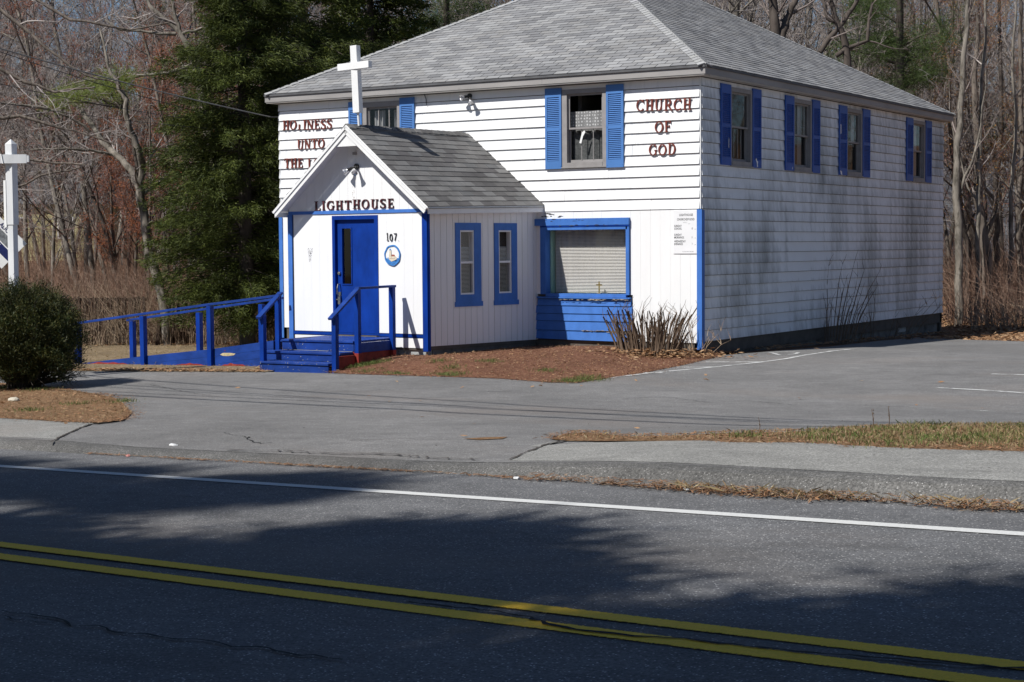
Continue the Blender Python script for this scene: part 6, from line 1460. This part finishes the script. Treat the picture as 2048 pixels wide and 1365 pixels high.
# post and arm
sd = 29.0; sp0 = pt(31, 700, sd); gx, gy = sp0[0], sp0[1]; gz = g_lot(gx, gy)
sp_e = empty('sign_post', (gx, gy, gz), 'weathered white wooden sign post with a crossing arm, above the yew bush', 'post'); pw = .14
zt_ = zpix(34, 290, sd); Mz = Matrix.Rotation(R(8), 3, 'Z')
mb = MB(); mb.box((gx+.01, gy, (zpix(34, 450, sd)+zt_)/2), (pw, pw, zt_-zpix(34, 450, sd)), Mz); h_ = pw/2; tp = Vector((gx+.01, gy, zt_))
q = [Mz @ Vector(v) for v in ((-h_, -h_, 0), (h_, -h_, 0), (h_, h_, 0), (-h_, h_, 0))]; n0 = len(mb.v); mb.v += [tuple(tp+v) for v in q]+[tuple(tp+Vector((0, 0, .085)))]; mb.f += [(n0, n0+1, n0+4), (n0+1, n0+2, n0+4), (n0+2, n0+3, n0+4), (n0+3, n0, n0+4)]
mb.build('upper_post', M['whitepost'], sp_e)
zb0 = zpix(34, 450, sd); mb = MB(); mb.box((gx, gy, (gz-.2+zb0)/2), (.12, .12, zb0-gz+.2), Mz); mb.build('lower_post', M['whitepost'], sp_e)
rr0 = Vector((math.cos(YAW), math.sin(YAW), 0)); 
mb = MB(); zz0 = zpix(24, 362, sd); zz1 = zpix(24, 455, sd); c0 = Vector((gx, gy, 0))-rr0*.09; mb.box((c0.x, c0.y, (zz0+zz1)/2), (.05, .09, zz0-zz1), Mz); mb.build('side_cleat', M['white'], sp_e)
za = zpix(34, 320, sd); ar0 = Vector((gx, gy, za))-fwd*.10
mb = MB(); a_ = ar0-rr0*1.4; b_ = ar0+rr0*.30; mb.bar(a_, b_, .05, .15); mb.bar(b_, b_+rr0*.04, .045, .11); mb.build('arm', M['whitepost'], sp_e)
mb = MB(); c_ = ar0-rr0*.13-fwd*.03; mb.bar(c_+Vector((0, 0, .085)), c_-Vector((0, 0, .08))+rr0*.03, .02, .012, (0, 1, 0)); mb.build('strap', M['white'], sp_e)
# hanging sale sign, crooked
ss = empty('sale_sign', tuple(pt(5, 490, sd)), 'white and navy for sale sign hanging crooked against the post', 'sign')
ang = R(-46); O_ = Vector(pt(22, 503, sd-.14)); ex_ = rr0*math.cos(ang)+Vector((0, 0, 1))*math.sin(ang); ey_ = -rr0*math.sin(ang)+Vector((0, 0, 1))*math.cos(ang); nrm = -fwd
O_ = Vector(pt(-6, 478, sd+.10)); Ws, Hs = .98, .62
def sgp(a, b, o=0): return O_+ex_*a+ey_*b+nrm*o
def sq(a0, b0, a1, b1, o, th, mat, nm):
    mb = MB(); P = [(a0, b0), (a1, b0), (a1, b1), (a0, b1)]; mb.hexa([sgp(a, b, o) for a, b in P]+[sgp(a, b, o+th) for a, b in P]); return mb.build(nm, mat, ss)
M['navy'] = simple('sign_navy', (.012, .02, .10), .5, .1, 20)
sq(-.60, -.31, .42, .31, 0, .012, M['white'], 'panel'); sq(-.60, -.14, .42, .0, .0125, .001, M['navy'], 'navy_band'); sq(-.60, .02, .30, .17, .0125, .001, simple('sign_photo', (.16, .17, .18), .6, .6, 18), 'picture')
for t_, a_, b_, h_, m_ in (('ADC RE', -.14, .195, .085, M['navy']), ('SALE', -.12, -.12, .10, M['white']), ('272-5386', -.2, -.26, .07, M['ink'])):
    text(t_, 0, 0, h_, .8, ss, m_, mw=lambda x, y, a_=a_, b_=b_: sgp(a_+x, b_+y, .0145), bold=.02)

# ------------------------------------------------------------------ picket fence
fe = empty('picket_fence', (*far(270, 41.8), 0), 'old dark brown stockade fence half buried in brush', 'fence')
fr = random.Random(12)
def pickets(pxa, pxb, da, db, ytop, gaps=.0, lean=0):
    pxx = pxa
    while pxx < pxb:
        t = (pxx-pxa)/(pxb-pxa); dep = lerp(da, db, t); x, y = far(pxx, dep); z = g_terr(x, y); h = zpix(pxx, ytop+fr.uniform(-2, 2), dep); w_ = .072
        if fr.random() >= gaps:
            tl = fr.gauss(lean, .02 if gaps == 0 else .07); r_ = rr0; P = []
            for dz, hw in ((z-.05, w_/2), (h-.07, w_/2), (h, .006)):
                off = r_*(tl*(dz-z)); P.append([Vector((x, y, dz))+off-r_*hw-fwd*.011, Vector((x, y, dz))+off+r_*hw-fwd*.011, Vector((x, y, dz))+off+r_*hw+fwd*.011, Vector((x, y, dz))+off-r_*hw+fwd*.011])
            mb = MB(); mb.hexa(P[0]+P[1]); mb.hexa(P[1]+P[2]); mb.build('picket', M['picket'], fe)
        pxx += 6.6
    for zf in (.35, 1.15):
        a = far(pxa, da+.06); b = far(pxb, db+.06); mb = MB(); mb.bar((a[0], a[1], g_terr(*a)+zf), (b[0], b[1], g_terr(*b)+zf), .04, .08); mb.build('rail', M['picket'], fe)
pickets(118, 292, 41.6, 42.4, 595); pickets(310, 402, 41.0, 41.8, 602, .12, .08)

# ------------------------------------------------------------------ neighbouring houses glimpsed through the trees
def house(px, depth, wd, dp, h, mat, rmat, label, rz_=0.):
    x, y = far(px, depth); z = g_terr(x, y); e = empty('neighbour_house', (x, y, z), label, 'house')
    Mr = Matrix.Rotation(rz_, 3, 'Z')
    def hb(nm, c, s, m_, parent=e): mb = MB(); cc = Mr @ Vector(c); mb.box((x+cc.x, y+cc.y, z+cc.z), s, Mr); return mb.build(nm, m_, parent)
    wl_ = hb('wall', (0, 0, h/2-.2), (wd, dp, h+.4), mat)
    k = 0
    while k*.22 < h: hb('siding_board', (0, -dp/2-.012, k*.22+.1), (wd, .02, .2), mat, wl_); k += 1
    mb = MB(); t = h+wd*.28; P = [(-wd/2-.3, -dp/2-.3, h), (wd/2+.3, -dp/2-.3, h), (wd/2+.3, dp/2+.3, h), (-wd/2-.3, dp/2+.3, h), (-wd/2, 0, t), (wd/2, 0, t)]
    n0 = [Vector((x, y, z))+Mr @ Vector(p) for p in P]; mb.v = [tuple(v) for v in n0]; mb.f = [(0, 1, 5, 4), (2, 3, 4, 5), (1, 2, 5), (3, 0, 4), (3, 2, 1, 0)]; mb.build('roof', rmat, e)
    for s in (-.3, 0, .3):
        w_ = hb('window', (s*wd, -dp/2-.03, h*.55), (.9, .05, 1.2), M['white']); hb('pane', (s*wd, -dp/2-.058, h*.55), (.75, .01, 1.05), M['sheath'], w_)
house(70, 96, 9, 7, 2.9, simple('yellow_siding', (.50, .46, .25), .7, .08, 3), M['drip'], 'pale yellow house glimpsed between trunks on the left', R(32))
house(1990, 84, 10, 8, 5.2, simple('grey_siding', (.42, .44, .46), .7, .08, 3), M['drip'], 'pale grey house hidden behind the right hand woods', R(40))

# ------------------------------------------------------------------ overhead wires
def sag_line(a, b, sag, n=26): return [tuple(Vector(a).lerp(Vector(b), i/n)-Vector((0, 0, 4*sag*(i/n)*(1-i/n)))) for i in range(n+1)]
sv = Vector((-9.88, -.12, 4.72))
for k, (pxs, pys, pxe, pye, rad, lb) in enumerate(((-60, 70, 541, 231, .014, 'thick service cable running down to the church eave'), (-60, 74, 430, 232, .008, 'thin cable sagging just under the thick service cable'), (-60, 145, 430, 246, .006, 'upper of the two thin cables crossing the brush'), (-60, 186, 430, 258, .006, 'lowest thin cable crossing the brush'))):
    # run from the church corner out toward a pole on the far left roadside
    a = Vector(pt(pxs, pys, 33)); b = sv if k == 0 else Vector(pt(pxe, pye, 37.6))
    a2 = a+(a-b)*.35; mb = MB(); mb.tube(sag_line(a2, b, .12), rad, 5); tag(mb.build('overhead_cable', M['wire'] if k else M['wirelit']), lb, 'cable', None)
mb = MB(); mb.bar(sv, sv+Vector((.14, .10, 0)), .02, .02); mb.build('cable_anchor', M['darkmetal'], wl)
# street cables: traced back along the sun from the shadows they cast on the lot
L_s = [((176, 752), (1348, 798), (2048, 853)), ((176, 765), (1348, 801), (2048, 858)), ((176, 772), (1348, 814), (1800, 848)), ((176, 782), (680, 801), (1348, 834)), ((176, 787), (680, 806), (1348, 846))]
HT = 7.6; sv_ = Vector(SUN)
labs = ('highest street cable over the lot', 'second street cable over the lot', 'middle street cable over the lot', 'fourth street cable, paired with the lowest', 'lowest and thickest street cable over the lot')
for k, tr3 in enumerate(L_s):
    G = [at(*tr3[0]), at(*tr3[-1])]; ends = []
    for (x, y) in G:
        z = g_lot(x, y); t = (HT+k*.12)/(-sv_.z); P = Vector((x, y, z))-sv_*t; ends.append(P)
    d = (ends[1]-ends[0]); a = ends[0]-d*.9; b = ends[1]+d*1.0
    mb = MB(); mb.tube(sag_line(a, b, 0.02), (.026, .018, .016, .020, .034)[k], 5); tag(mb.build('street_cable', M['wire']), labs[k], 'cable')
# ------------------------------------------------------------------ pines behind the camera that shade the road; high crowns shaped to place shade
for k, (u, v, h, rad, zl_) in enumerate(((-26, -9.6, 15, 3.3, 4), (-21, -10.2, 14.6, 3.2, 4), (-16.2, -10.2, 12.6, 3.0, 4), (-12.4, -10.4, 11.6, 2.6, 4), (-9.4, -10.5, 11.7, 2.6, 4), (-6.6, -10.4, 13.0, 2.7, 4), (-3.8, -10.3, 13.6, 3.0, 4), (-1.0, -10.4, 14.9, 3.1, 4), (-11, -12.6, 13.0, 3.2, 4), (-5.2, -12.8, 14.3, 3.4, 4), (-14.0, -14.3, 20.9, .95, 19.3), (-11.9, -14.3, 20.8, .9, 19.5), (-.9, -14.5, 21.7, 1.5, 19.6), (1.6, -11.4, 14.9, 3.0, 4), (-7.9, -10.6, 13.6, .8, 12.2), (-5.0, -10.4, 14.9, 1.5, 12.4), (-9.7, -13.9, 20.5, .75, 19.8))):
    x, y = xy(u, v)
    conifer(0, 0, h, rad, 40+k, 'pine on the near roadside shading the road, '+('far left', 'left', 'left of centre', 'fourth from the left', 'middle', 'right of centre', 'second from the right', 'rightmost', 'behind the left ones', 'behind the right ones', 'tall bare stemmed one on the left', 'slimmer tall bare stemmed one', 'tall bare stemmed one on the right', 'beside the camera', 'thin crowned one left of centre', 'thin crowned one near the middle', 'slim tall bare stemmed one in the middle')[k], M['pine'], zl_, (.75, .30, .22)[(zl_ > 5)+(zl_ > 12)] if zl_ < 12 else .42, (14, 7, 9)[(zl_ > 5)+(zl_ > 12)], .30, .085, .55, 'pine_tree', .22, xyz=(x, y), group='roadside pines shading the road', spread=.22, tmat=M['bark'])
